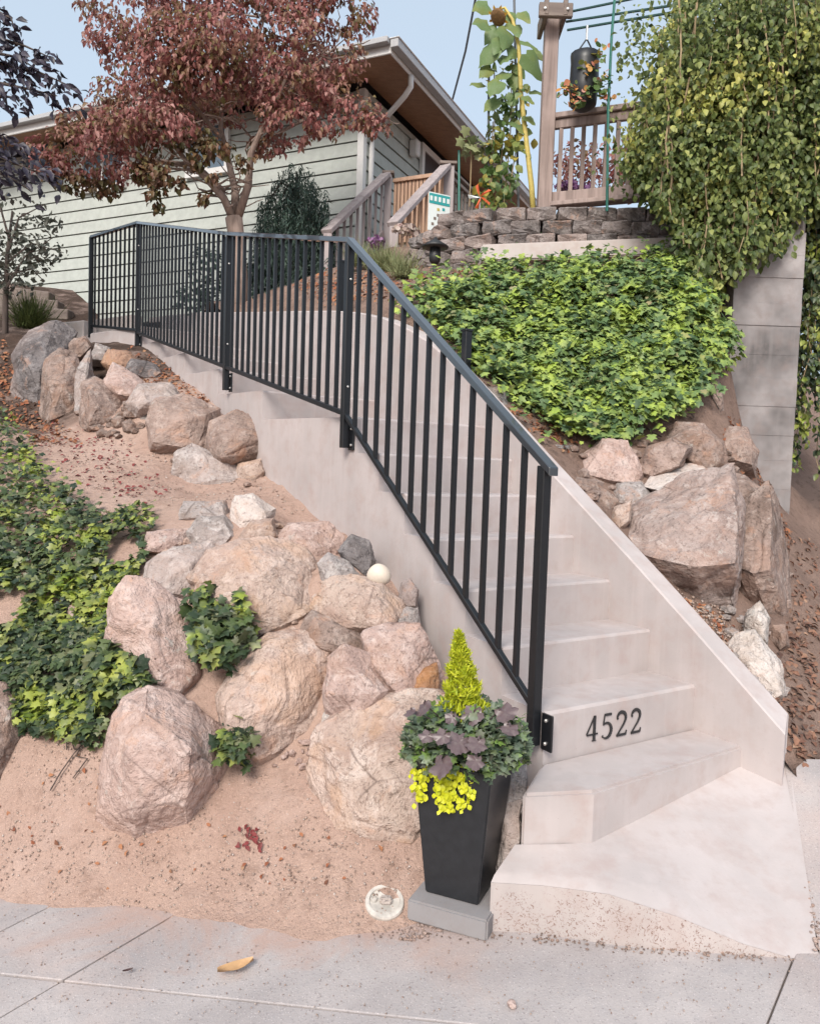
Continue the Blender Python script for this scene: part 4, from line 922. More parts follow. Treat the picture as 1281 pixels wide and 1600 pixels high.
# ------------------------------------------------------------------ block retaining wall, ledge
LG0, LG1 = atY(752, 396, 6.62), atY(1062, 384, 6.62)
mb = MB(); mb.beam(LG0+[0, .1, 0], LG1+[0, .1, 0], .24, .14); tag(mb.build('concrete_ledge', M['ledge'], bevel=.012, seg=2), 'pale concrete ledge between the ivy and the block wall', 'ledge')
bw = empty('block_wall', (1.2, 7.1, 3.3), 'low retaining wall of rough grey brown split face blocks', 'wall')
path = [np.array(p) for p in [(2.75, 6.85), (2.2, 6.92), (1.6, 6.96), (1.1, 7.0), (.65, 7.08), (.30, 7.25), (.08, 7.6), (-.02, 8.2)]]
def along(path, s):
    for a, b in zip(path[:-1], path[1:]):
        L = np.linalg.norm(b-a)
        if s <= L: return a+(b-a)*s/L, nz(b-a)
        s -= L
    return path[-1], nz(path[-1]-path[-2])
blk = []
for k in range(4):
    bm = bmesh.new(); bmesh.ops.create_cube(bm, size=1)
    for v in bm.verts: v.co = Vector((v.co.x*.252, v.co.y*.24, v.co.z*.119))
    bmesh.ops.bevel(bm, geom=bm.edges[:], offset=.012, segments=1, affect='EDGES')
    bmesh.ops.subdivide_edges(bm, edges=[e for e in bm.edges if e.calc_length() > .08], cuts=2, use_grid_fill=True)
    for v in bm.verts:
        if v.co.y < -.06: v.co.y += .035*mnoise.noise(v.co*14+Vector((k*9, 0, 0)))*1.5-.01; v.co += Vector((1, 0, 1))*.008*mnoise.noise(v.co*20+Vector((0, k*9, 0)))
    me = bpy.data.meshes.new('block'); bm.to_mesh(me); bm.free(); me.materials.append(M['block']); blk.append(me)
plen = sum(np.linalg.norm(b-a) for a, b in zip(path[:-1], path[1:]))
for c_ in range(7):
    s_ = .13*(c_ % 2)
    while s_ < plen-.1:
        q, d = along(path, s_+.13); zt = 3.10+c_*.122
        fall = 0
        if s_ > (9, 9, 9, 9, 3.4, 2.9, 2.4)[c_]: break      # upper courses stop short towards the left
        o = bpy.data.objects.new('block', random.choice(blk)); COL.objects.link(o); o.parent = bw
        nrm = np.array([-d[1], d[0]]); o.location = Vector((q[0]-nrm[0]*-.012*c_, q[1]+.02*c_, zt-fall))-bw.location
        o.rotation_euler = (random.uniform(-.03, .03), random.uniform(-.02, .02), math.atan2(-d[1], -d[0])+random.uniform(-.05, .05)); s_ += .255
# ------------------------------------------------------------------ timber guard and post with wires
fp = atY(849, 338, 7.4); ft = np.array([fp[0], fp[1], atY(872, 28, 7.4)[2]])
tg = empty('timber_guard', fp, 'weathered wooden guard rail with slim balusters above the block wall', 'railing')
tp = empty('timber_post', fp-[0, 0, .15], 'tall weathered cedar post with bolted cross arms carrying green wires', 'post')
mb = MB(); mb.box((fp+ft)/2-[0, 0, .07], (.125, .125, ft[2]-fp[2]+.14)); mb.build('post_shaft', M['fencewood'], tp, bevel=.008)
for s_ in (-1, 1):
    mb = MB(); mb.box(ft+[s_*.085, -.02, -.03], (.04, .42, .14)); mb.build('cross_arm', M['timber'], tp, bevel=.006)
mb = MB(); mb.box(ft+[0, -.2, -.05], (.30, .05, .12)); mb.build('cross_arm', M['timber'], tp, bevel=.006)
for s_ in (-1, 1):
    mb = MB(); mb.lathe(ft+[s_*.1, -.226, -.05], [(.014, 0), (.014, .012), (.008, .016)], 8, (0, -1, 0)); mb.build('bolt', M['bolt'], tp)
fe = np.array([fp[0]+1.15, fp[1]-.42, 0]); f0 = fp+[.06, 0, 0]
def fz(x, y, Y): return atY(x, y, Y)[2]
zt_, zb_ = fz(868, 182, 7.38), fz(864, 309, 7.38)
def fpt(t, z): return np.array([f0[0]+(fe[0]-f0[0])*t, f0[1]+(fe[1]-f0[1])*t, z])
mb = MB(); mb.beam(fpt(0, zt_), fpt(1, zt_), .10, .05); mb.build('top_rail', M['fencewood'], tg, bevel=.006)
mb = MB(); mb.beam(fpt(0, zt_-.07), fpt(1, zt_-.07), .045, .08); mb.build('sub_rail', M['fencewood'], tg, bevel=.004)
mb = MB(); mb.beam(fpt(0, zb_), fpt(1, zb_), .05, .10); mb.build('bottom_rail', M['fencewood'], tg, bevel=.005)
mb = MB(); mb.beam(fpt(0, zb_-.085)+[0, -.05, 0], fpt(1, zb_-.085)+[0, -.05, 0], .14, .04); mb.build('kick_board', M['fencewood'], tg, bevel=.005)
for k in range(11):
    p = fpt(.06+.088*k, 0); mb = MB(); mb.box((p[0], p[1], (zt_+zb_)/2-.02), (.034, .034, zt_-zb_-.1)); mb.build('baluster', M['fencewood'], tg)
for i, (x0, y0, x1, y1, dY) in enumerate([(882,20,1100,-30,0),(884,34,1100,-4,-.1),(886,47,1100,6,-.18)]):
    a, b = atY(x0, y0, 7.35+dY), atY(x1, y1, 6.7+dY); b = a+(b-a)*1.6
    mb = MB(); mb.tube([a, a+(b-a)*.5-[0, 0, .02], b], .011, 6); tag(mb.build('wire', M['greenwire']), ['topmost dark green wire running right from the cedar post', 'middle dark green wire running right from the cedar post', 'lowest dark green wire, carrying the hanging bag'][i], 'wire', 'green wires from the cedar post')
mb = MB(); mb.tube([atY(963, -40, 6.9), atY(955, 60, 6.9), atY(950, 168, 6.9), atY(948, 330, 6.9)], .012, 6); tag(mb.build('green_pole', M['greenstake']), 'slim green pole standing right of the hanging bag', 'pole')
# hanging grow bag
hb = atY(912, 128, 7.05); top_w = atY(917, 44, 7.05)
bag = empty('hanging_planter', hb-[0, 0, .25], 'black fabric grow bag with orange flowers hanging from the wire', 'hanging planter')
mb = MB(); mb.lathe(hb-[0, 0, .24], [(.06, 0), (.115, .04), (.128, .2), (.122, .40), (.128, .47), (.11, .475), (.105, .42)], 14); mb.build('bag', M['black_pot'], bag, smooth=True)
for s_ in (-1, 1):
    mb = MB(); mb.tube([hb+[s_*.09, 0, .22], top_w-[0, 0, .09]], .007, 5); mb.build('strap', M['black_pot'], bag)
mb = MB(); mb.tube([top_w-[0, 0, .10], top_w+[0, 0, .02]], .01, 6); mb.build('hook', M['bolt'], bag)
P1 = []; P2 = []
for x, y, k in [(884,134,26),(922,106,30),(938,80,14),(915,146,26),(940,128,26),(945,150,20),(896,160,16),(890,145,14)]:
    c_ = atY(x, y, 6.93)
    for _ in range(k): (P1 if random.random() < .45 else P2).append(c_+np.array([random.gauss(0, .035), random.gauss(0, .03), random.gauss(0, .03)]))
for nm, Q, mt, s_ in (('blossoms', P1, 'flower_o', .05), ('leaves', P2, 'sunleaf', .055)):
    n = len(Q); tag(leaves(nm, Q, np.array([0, -.6, .6])+rn(n, .5), rn(n), RNG.uniform(.6, 1.2, n)*s_, round_leaf(), M[mt], bag), kind='stuff')

# ------------------------------------------------------------------ climbing vine over the right
VP = [(965,235),(985,180),(1005,110),(1035,30),(1060,-60),(1330,-80),(1330,345),(1262,310),(1232,372),(1205,400),(1165,405),(1140,440),(1105,445),(1075,400),(1050,345),(1015,310),(990,285),(975,260)]
vine = empty('climbing_vine', (2.6, 6.6, 3.2), 'huge olive green climbing vine tumbling over the top right corner', 'vine')
Pn = []; Tn = []; stems = MB(); k = 0; ky = 0
while k < 1080:
    x = random.uniform(955, 1330); y = random.uniform(-90, 380); Y = random.uniform(5.85, 6.9) if x > 1030 else random.uniform(6.2, 6.9)
    if not in_poly([x], [y], VP)[0]: continue
    k += 1; p = atY(x, y, Y); L = random.uniform(.35, 1.0); pts = [p.copy()]; m_ = int(L/.024)
    vx, vy = random.uniform(-.12, .12), random.uniform(-.15, .05)
    for i in range(m_):
        p = p+np.array([vx*.024+random.gauss(0, .005), vy*.024+random.gauss(0, .005), -.024]); u_, v_ = proj(p)
        if not in_poly([u_], [v_], VP)[0] and random.random() > .08: break
        pts.append(p.copy())
        for _ in range(2): Pn.append(p+np.array([random.gauss(0, .045), random.gauss(0, .045), random.gauss(0, .02)])); Tn.append((random.gauss(0, .5), random.gauss(-.2, .4), -1))
    if len(pts) > 6 and k % 3 == 0: stems.tube(pts[::5]+[pts[-1]], random.uniform(.004, .008), 5)
for _ in range(70):                                       # airy sprays on the outline
    x, y = random.choice([(1000, 95), (985, 190), (975, 110), (1020, 50), (968, 250), (990, 60), (1005, 30)]); c_ = atY(x+random.gauss(0, 18), y+random.gauss(0, 22), random.uniform(6.4, 6.9))
    for _ in range(4): Pn.append(c_+np.array([random.gauss(0, .05), random.gauss(0, .05), random.gauss(0, .05)])); Tn.append((random.gauss(0, .5), random.gauss(-.2, .4), -1))
n = len(Pn); tag(leaves('leaves', Pn, np.array([-.1, -.75, .55])+rn(n, .45), Tn, RNG.uniform(.03, .068, n), oval_leaf(.12, .32, .2), M['vine'], vine), kind='stuff')
for pts in [[(1218,300),(1222,200),(1205,90),(1212,-40)],[(1130,390),(1140,320),(1128,200)],[(1085,380),(1090,250),(1075,120)],[(1235,330),(1268,230),(1262,120)],[(1162,140),(1180,60),(1170,-30)]]:
    mb = MB(); mb.tube([atY(x, y, 6.12) for x, y in pts], [.011, .010, .009, .008][:len(pts)], 6); mb.build('trunk_stem', M['vine_stem'], vine, smooth=True)
tag(stems.build('stems', M['vine_stem'], vine), kind='stuff')
# trailing strands on and beside the tall wall
for lab, boxes, nstr, Yr in [('strands of vine hanging over the face of the tall concrete wall', [(1085,1140,360,600),(1140,1215,330,420)], 26, (5.7, 5.97)),
                             ('curtain of dark vine hanging right of the tall concrete wall', [(1252,1330,290,760)], 60, (6.1, 6.7))]:
    rt_ = empty('hanging_vine', (2.6, 6.1, 2.0), lab, 'vine'); Pn = []; st_ = MB()
    for k in range(nstr):
        bx = random.choice(boxes); x = random.uniform(bx[0], bx[1]); y = bx[2]+random.uniform(-20, 40); p = atY(x, y, random.uniform(*Yr)); ye = random.uniform(bx[2]+50, bx[3]); pts = [p.copy()]
        while proj(p)[1] < ye:
            p = p+np.array([random.gauss(0, .008), random.gauss(0, .006), -.03]); pts.append(p.copy())
            for _ in range(2): Pn.append(p+np.array([random.gauss(0, .03), random.gauss(-.02, .02), random.gauss(0, .015)]))
        st_.tube(pts[::4]+[pts[-1]], .004, 4)
    n = len(Pn); tag(leaves('leaves', Pn, np.array([-.1, -.8, .5])+rn(n, .4), np.array([0, -.2, -1])+rn(n, .4), RNG.uniform(.04, .075, n), oval_leaf(.12, .3, .2), M['vine'] if 'face' in lab else M['ivy_left'], rt_), kind='stuff')
    tag(st_.build('stems', M['vine_stem'], rt_), kind='stuff')

# ------------------------------------------------------------------ house
HC = np.array([-.80, 11.0]); HR = nz([.42, .907]); HL = np.array([-HR[1], HR[0]]); NL = -HR; NR = -HL       # outward normals
def hp(base, d, t, z, off=0, nrm=None): q = base+d*t+(nrm*off if nrm is not None else 0); return np.array([q[0], q[1], z])
house = empty('house', (HC[0], HC[1], 3.7), 'single storey house with pale green lap siding and cedar soffit', 'house')
ZB, ZW = 3.55, 6.72; LL, LR = 10.0, 9.0
core = [HC-NL*.10-NR*.10, HC+HL*LL-NL*.1, HC+HL*LL+HR*LR, HC+HR*LR-NR*.1]
mb = MB(); mb.prism([(q[0], q[1], ZB) for q in core], (0, 0, ZW-ZB)); mb.build('wall_core', M['soffit_gap'], house)
ex, gap = .192, .015
z = ZB; side_i = 0
while z < ZW-.05:
    hgt = min(ex-gap, ZW-z)
    for d, nrm, L in ((HL, NL, LL), (HR, NR, LR)):
        c = [hp(HC, d, .06, z, .02, nrm), hp(HC, d, L, z, .02, nrm), hp(HC, d, L, z, -.03, nrm), hp(HC, d, .06, z, -.03, nrm)]
        t_ = [hp(HC, d, .06, z+hgt, .002, nrm), hp(HC, d, L, z+hgt, .002, nrm), hp(HC, d, L, z+hgt, -.03, nrm), hp(HC, d, .06, z+hgt, -.03, nrm)]
        mb = MB().add(c+t_, [(0, 3, 2, 1), (4, 5, 6, 7), (0, 1, 5, 4), (1, 2, 6, 5), (2, 3, 7, 6), (3, 0, 4, 7)]); mb.build('siding_board', M['siding'], house)
    z += ex
mb = MB(); mb.box(hp(HC, HL, .03, (ZB+ZW)/2, .0, NL), (.10, .10, ZW-ZB), (*HL, 0), (*NL, 0)); mb.build('corner_board', M['siding_trim'], house, bevel=.006)
# eaves
OV = .74; ZE = 6.74; EC = HC+NL*OV+NR*OV
npl = 7
for d, nrm, L, oth in ((HL, NL, LL, NR), (HR, NR, LR, NL)):
    for k in range(npl):
        o0, o1 = OV*k/npl+.004, OV*(k+1)/npl-.004
        q = [HC+nrm*o0+oth*o0, HC+nrm*o1+oth*o1, HC+d*L+nrm*o1, HC+d*L+nrm*o0]
        mb = MB(); mb.prism([(p[0], p[1], ZE-.0+.10*(1-(k+.5)/npl)) for p in q], (0, 0, .02)); mb.build('soffit_plank', M['soffit'], house)
def eave_bar(d, L, nrm, o, z0_, hgt, dep, name, mat, start=0):
    c0 = EC+d*start+nrm*o; c1 = HC+nrm*(OV+o)+d*L; mb = MB(); mb.beam((c0[0], c0[1], z0_+hgt/2), (c1[0], c1[1], z0_+hgt/2), dep, hgt); return mb.build(name, mat, house, bevel=.006)
for d, L, nrm in ((HL, LL, NL), (HR, LR, NR)):
    eave_bar(d, L, nrm, .012, ZE-.05, .17, .024, 'fascia', M['siding_trim'], -.02)
g_ = eave_bar(HR, LR, NR, .085, ZE+.0, .10, .11, 'gutter', M['gutter'], -.06)
eave_bar(HL, LL, NL, .075, ZE+.05, .07, .10, 'gutter', M['gutter'], -.02)
eave_bar(HR, LR, NR, .085, ZE+.102, .015, .14, 'gutter_lip', M['siding_trim'], -.07)
# hip roof
e = [EC, HC+HL*LL+NL*OV, HC+HL*LL+HR*LR, HC+HR*LR+NR*OV]; rz = ZE+.13; pk0 = HC+HL*4.6+HR*4.5; pk1 = HC+HL*5.4+HR*4.6
mb = MB(); mb.add([(p[0], p[1], rz) for p in e]+[(pk0[0], pk0[1], rz+1.1), (pk1[0], pk1[1], rz+1.1)], [(0, 1, 5, 4), (1, 2, 5), (2, 3, 4, 5), (3, 0, 4)]); mb.build('roof', M['shingle'], house)
# downspout elbow from the gutter back to the wall
dp = atPlane(642, 128, (*(EC+NR*.02), 0), (*NR, 0)); q1 = hp(HC, HR, .12, dp[2]-.45, .06, NR)
mb = MB(); mb.tube([dp+[0, 0, .08], dp+[0, 0, -.06], dp*.85+q1*.15+[0, 0, -.08], dp*.3+q1*.7+[0, 0, -.02], q1, q1-[0, 0, .2], q1-[0, 0, 2.4]], .038, 10); mb.build('downspout', M['siding_trim'], house, smooth=True)
# windows on the left wall
def window(x0, x1, yt, yb, base, d, nrm, nm='window'):
    n3 = (*nrm, 0); b3 = (*base, 0); a = atPlane(x0, yb, b3, n3); b = atPlane(x1, yb, b3, n3); t_ = atPlane(x0, yt, b3, n3)
    ta = (a[:2]-base)@d; tb = (b[:2]-base)@d; ta, tb = min(ta, tb), max(ta, tb); zb2, zt2 = a[2], t_[2]
    mb = MB(); cx = hp(base, d, (ta+tb)/2, (zb2+zt2)/2, .03, nrm); mb.box(cx, (tb-ta, .03, zt2-zb2), (*d, 0), n3); w_ = mb.build(nm, M['glass'], house)
    for t0, t1, z0_, z1_ in ((ta-.07, tb+.07, zt2, zt2+.09), (ta-.07, tb+.07, zb2-.09, zb2), (ta-.07, ta, zb2, zt2), (tb, tb+.07, zb2, zt2), ((ta+tb)/2-.02, (ta+tb)/2+.02, zb2, zt2)):
        mb = MB(); mb.box(hp(base, d, (t0+t1)/2, (z0_+z1_)/2, .045, nrm), (t1-t0, .06, z1_-z0_), (*d, 0), n3); mb.build('frame', M['siding_trim'], w_)
window(355, 300, 195, 262, HC, HL, NL); window(195, 135, 222, 286, HC, HL, NL); window(85, 45, 215, 262, HC, HL, NL)
# entry door on the shaded side
n3 = (*NR, 0); b3 = (*HC, 0); dl = atPlane(656, 300, b3, n3); dr = atPlane(692, 300, b3, n3); ta = (dl[:2]-HC)@HR; tb = (dr[:2]-HC)@HR
mb = MB(); mb.box(hp(HC, HR, (ta+tb)/2, 5.5, .03, NR), (tb-ta, .04, 2.2), (*HR, 0), n3); dr_ = mb.build('door', M['door_dark'], house)
for t0, t1, z0_, z1_ in ((ta-.10, ta, 4.4, 6.69), (tb, tb+.1, 4.4, 6.69), (ta, tb, 6.59, 6.69)):
    mb = MB(); mb.box(hp(HC, HR, (t0+t1)/2, (z0_+z1_)/2, .045, NR), (t1-t0, .05, z1_-z0_), (*HR, 0), n3); mb.build('door_trim', M['siding_trim'], dr_)
lp = atPlane(648, 232, (*(HC+NR*.09), 0), n3)
mb = MB(); mb.box(lp, (.14, .14, .24), (*HR, 0), n3); lt = mb.build('wall_lantern', M['siding_trim'], house, bevel=.02)

# ------------------------------------------------------------------ porch stair and deck rail
porch = empty('porch', (-.1, 9.6, 3.9), 'wooden porch stair with raked handrails and slim balusters by the house door', 'porch')
dR = np.array([*HR, 0]); dN = np.array([HR[1], -HR[0], 0])
LB = atY(510, 362, 9.25); LT = LB+dR*1.47; LT[2] = atY(594, 272, LT[1])[2]
W_ = .86
def rake(p0, p1, nm, w=.13, h=.05, mat='deckwood'): mb = MB(); mb.beam(p0, p1, w, h); return mb.build(nm, M[mat], porch, bevel=.006)
for k, (o_, mt) in enumerate(((dN*0, 'deckwood'), (dN*W_, 'deckwood'))):
    a, b = LB+o_, LT+o_
    rake(a, b, 'handrail', .14, .055); rake(a-[0, 0, .62]+dR*.25, b-[0, 0, .78]-dR*.05, 'lower_rail', .05, .09)
    for i in range(9):
        t = (i+.6)/9.3; p = a+(b-a)*t; mb = MB(); mb.box(p-[0, 0, .36], (.035, .035, .68)); mb.build('baluster', M['deckwood' if k == 0 else 'decktan'], porch)
    mb = MB(); mb.box(a-[0, 0, .45]+dR*.04, (.10, .10, .86)); mb.build('newel_post', M['deckwood'], porch, bevel=.006)
    wd = .10 if k == 0 else .16
    mb = MB(); mb.box(b-[0, 0, .60]+dR*.06, (wd, wd, 1.22)); mb.build('post', M['deckwood'], porch, bevel=.008)
    mb = MB(); mb.box(b+[0, 0, .028]+dR*.06, (wd+.06, wd+.06, .035)); mb.build('post_cap', M['timber'], porch, bevel=.005)
for i in range(6):
    t = (i+.5)/6; p = LB+(LT-LB)*t+dN*W_/2-[0, 0, .98]; mb = MB(); mb.box(p, (.27, W_-.06, .045), dR, dN); mb.build('tread', M['timber'], porch)
zd = LT[2]-.98
dk = LT+dN*W_/2+dR*2.2; mb = MB(); mb.box((dk[0], dk[1], zd), (4.3, W_+.3, .1), dR, dN); mb.build('deck', M['timber'], porch)
# pale fir screen closing the back of the landing
sa, sb_ = LT-[0, 0, .06]+dR*.12+dN*.06, LT+dN*(W_-.1)-[0, 0, .06]+dR*.12
mb = MB(); mb.beam(sa, sb_, .09, .05); mb.build('screen_rail', M['decktan'], porch, bevel=.004)
for i in range(13):
    p = sa+(sb_-sa)*(i+.5)/13; mb = MB(); mb.box(p-[0, 0, .42], (.038, .03, .8), dN, dR); mb.build('screen_slat', M['decktan'], porch)
for i in range(12):
    p = sa+(sb_-sa)*(i+1)/13; mb = MB(); mb.box(p-[0, 0, .42]+dR*.12, (.038, .03, .8), dN, dR); mb.build('screen_slat', M['decktan'], porch)
RT_ = LT+dN*W_
for dz, hh, mt in ((.0, .04, 'timber'), (-.10, .05, 'timber'), (-.86, .06, 'timber')):
    rake(RT_+dR*.15+[0, 0, dz], RT_+dR*4.2+[0, 0, dz], 'deck_rail', .07, hh, mt)
for i in range(30):
    p = RT_+dR*(.3+.13*i); mb = MB(); mb.box(p-[0, 0, .46], (.03, .03, .78)); mb.build('deck_baluster', M['timber'], porch)
p = RT_+dR*2.1; mb = MB(); mb.box(p-[0, 0, .6], (.11, .11, 1.2)); mb.build('post', M['deckwood'], porch, bevel=.006)
mb = MB(); mb.beam(RT_+dR*.1+[0, 0, -1.4], RT_+dR*4.2+[0, 0, -1.4], .03, .9); mb.build('deck_skirt', M['siding'], porch)
# yard sign
sg0 = atY(669, 335, 8.5); sg1 = atY(702, 330, 8.62); d = nz(sg1-sg0); d[2] = 0; d = nz(d); L = np.linalg.norm((sg1-sg0)[:2])
ysn = empty('yard_sign', (sg0+sg1)/2-[0, 0, .35], 'white yard sign with teal heading in front of the porch post', 'sign'); nn = np.cross(d, (0, 0, 1))
ctr = (sg0+sg1)/2; H_ = .40
mb = MB(); mb.box(ctr, (L, .012, H_), d, nn); mb.build('board', M['sign_white'], ysn)
mb = MB(); mb.box(ctr+[0, 0, .135]+nn*.008, (L*.98, .003, .105), d, nn); hd = mb.build('heading', M['sign_teal'], ysn)
for i in range(5):
    mb = MB(); mb.box(ctr+d*(-.4+.2*i)*L+[0, 0, .135]+nn*.011, (L*.12, .002, .05), d, nn); mb.build('mark', M['sign_white'], hd)
for x, z_, mt in ((.2, .04, 'sign_teal'), (-.05, .03, 'sunstem'), (.32, -.05, 'timber'), (-.2, -.07, 'timber'), (.05, -.11, 'timber'), (-.3, -.13, 'timber'), (.3, -.14, 'timber'), (-.05, -.03, 'timber')):
    mb = MB(); mb.box(ctr+d*x*L+[0, 0, z_]+nn*.008, (.03, .003, .028), d, nn); mb.build('mark', M[mt], ysn)
for s_ in (-.35, .35):
    mb = MB(); mb.tube([ctr+d*s_*L-[0, 0, .18], ctr+d*s_*L-[0, 0, .5]], .006, 5); mb.build('wire_leg', M['bolt'], ysn)
# path light
pl_ = atY(679, 412, 6.9)
pth = empty('path_light', pl_-[0, 0, .25], 'small black path light with a flared hat by the block wall', 'path light')
mb = MB(); mb.lathe(pl_+[0, 0, .135], [(.115, 0), (.118, .012), (.05, .055), (.02, .07), (.012, .09)], 18); mb.build('hat', M['lantern'], pth, smooth=True)
mb = MB(); mb.lathe(pl_, [(.03, 0), (.048, .02), (.052, .06), (.045, .136)], 14); mb.build('lamp_body', M['lantern'], pth, smooth=True)
mb = MB(); mb.tube([pl_+[0, 0, .02], pl_-[0, 0, .35]], .014, 6); mb.build('stake', M['lantern'], pth)

# ------------------------------------------------------------------ sunflowers, bean vine, stakes, pinwheel
sf = empty('sunflower', atY(834, 336, 7.75), 'tall fading sunflower with a drooping brown seed head left of the cedar post', 'sunflower')
def px3(L, Y): return [atY(x, y, Y) for x, y in L]
mb = MB(); mb.tube(px3([(834,345),(830,290),(822,220),(814,150),(810,70),(800,30),(788,12),(780,15)], 7.75), [.028, .027, .024, .022, .02, .016, .013, .012], 8); mb.build('stalk', M['sunstem'], sf, smooth=True)
hd = atY(778, 27, 7.72); mb = MB(); mb.lathe(hd, [(.015, -.05), (.07, -.025), (.082, 0), (.07, .015), (.03, .02)], 16, (-.5, -.5, -.7)); sh_ = mb.build('seed_head', M['sunseed'], sf, smooth=True)
n = 9; a_ = np.linspace(0, 6.28, n); ax_ = nz([-.5, -.5, -.7]); e1_ = nz(np.cross(ax_, (0, 0, 1))); e2_ = np.cross(ax_, e1_)
for k in range(n):
    o_ = e1_*math.cos(a_[k])+e2_*math.sin(a_[k]); tv, tf = small_leaf(); X_, Y_, Z_ = frames(np.array([ax_]), np.array([o_+ax_*random.uniform(-.2, .8)]))
    V = hd+o_*.065+.05*(tv[:, 0:1]*X_+tv[:, 1:2]*Y_+tv[:, 2:3]*Z_); MB().add(V, [tuple(t) for t in tf]).build('petal', M['sunpetal'], sh_, recalc=False)
def heart():
    o = [(0, 0), (.22, -.1), (.42, .05), (.46, .3), (.32, .62), (.12, .88), (0, 1.05), (-.12, .88), (-.32, .62), (-.46, .3), (-.42, .05), (-.22, -.1)]
    v = [(0, .4, .06)]+[(x, y, .06*math.sin(i*2.1)-.12*abs(x)-.1*y*y) for i, (x, y) in enumerate(o)]
    return np.array(v), [(0, 1+i, 1+(i+1) % len(o)) for i in range(len(o))]
SL = [(752,11,.2,-1),(752,36,.2,-1),(768,55,.2,-.6),(790,60,.22,0),(762,86,.24,-.8),(786,92,.16,-.3),(828,70,.18,.8),(834,102,.27,.8),(840,86,.16,1),(805,45,.2,.3),(796,28,.17,0),(820,26,.15,.6),(758,112,.16,-.6),(745,131,.17,-1),(773,136,.2,-.4),(803,127,.18,.2),(767,163,.18,-.7),(826,155,.13,.6),(839,144,.14,1),(811,198,.2,.1),(828,187,.14,.6),(809,229,.15,-.2),(824,240,.14,.3),(784,118,.18,-.2),(800,80,.2,0),(778,72,.18,-.4),(812,110,.16,.4)]
for x, y, s_, dx in SL:
    p = atY(x, y, 7.7+random.uniform(-.15, .15)); tv, tf = heart(); X_, Y_, Z_ = frames(np.array([[random.uniform(-.5, .5), -.7, random.uniform(.1, .9)]]), np.array([[dx+random.uniform(-.2, .2), -.2, -.7]]))
    V = p+s_*(tv[:, 0:1]*X_+(tv[:, 1:2]-.45)*Y_+tv[:, 2:3]*Z_); MB().add(V, tf).build('leaf', M['sunleaf'], sf, smooth=True, recalc=False)
bv = empty('climbing_plant', atY(783, 335, 7.9), 'yellowing climbing plant twining up stakes beside the house eave', 'vine'); Pn = []; mbs = MB()
for x0, x1, yt, yb in [(786,800,95,330),(770,790,150,330),(765,772,95,320),(756,770,190,345),(795,815,130,300)]:
    for i in range(75):
        t = random.random(); Pn.append(atY(x0+(x1-x0)*t+random.gauss(0, 8), yb+(yt-yb)*t, 7.85+random.gauss(0, .08)))
    mbs.tube([atY(x0, yb, 7.85), atY((x0+x1)/2+4, (yt+yb)/2, 7.85), atY(x1, yt, 7.85)], .006, 5)
n = len(Pn); tag(leaves('leaves', Pn, np.array([0, -.6, .5])+rn(n, .5), np.array([0, 0, -1])+rn(n, .5), RNG.uniform(.05, .11, n), oval_leaf(.1, .4, .2), M['sunleaf'], bv), kind='stuff'); tag(mbs.build('stems', M['vine_stem'], bv), kind='stuff')
for (x0, y0, x1, y1, lab) in [(717,350,717,235,'green garden stake nearest the porch rail'),(783,335,781,195,'green garden stake in the middle of the yellowing climbing plant'),(762,345,764,60,'thin stake left of the sunflower stalk'),(810,340,803,-5,'tall thin stake behind the sunflower head')]:
    mb = MB(); mb.tube([atY(x0, y0, 7.95), atY(x1, y1, 7.95)], .012, 6); tag(mb.build('garden_stake', M['greenstake'] if 'green' in lab else M['cable']), lab, 'stake')
n = 26; c_ = atY(737, 226, 7.9); tb_ = empty('garden_plant', c_-[0, 0, .5], 'small pale yellow green plant tied to the stake by the eave', 'plant')
tag(leaves('leaves', c_+rn(n, .09)*[1, .6, .7], np.array([0, -.5, .6])+rn(n, .5), np.array([0, 0, -1])+rn(n, .6), RNG.uniform(.07, .12, n), ivy_leaf(), M['grasslight'], tb_), kind='stuff')
mb = MB(); mb.tube([c_-[0, 0, .6], c_-[.0, 0, .2], c_], .006, 5); mb.build('stem', M['vine_stem'], tb_)
pc = atY(750, 308, 7.55); pwh = empty('pinwheel', pc-[0, 0, .4], 'small orange garden pinwheel above the block wall', 'pinwheel')
for k in range(5):
    a = k*1.257+.4; dr2 = np.array([math.cos(a), 0, math.sin(a)]); dp2 = np.array([-math.sin(a), 0, math.cos(a)])
    mb = MB(); mb.add([pc, pc+dr2*.12+dp2*.015-[0, .02, 0], pc+dr2*.10+dp2*.04, pc+dr2*.025+dp2*.02-[0, .015, 0]], [(0, 1, 2, 3)]); mb.build('blade', M['orange'] if k != 2 else M['sign_white'], pwh, recalc=False)
mb = MB(); mb.tube([pc, pc-[0, 0, .45]], .008, 5); mb.build('stick', M['deckwood'], pwh)
mb = MB(); mb.tube([atY(748, -30, 10.5), atY(727, 80, 11.8), atY(704, 166, 13)], .016, 6); tag(mb.build('service_cable', M['cable']), 'overhead service cable slanting down to the house roof', 'cable')

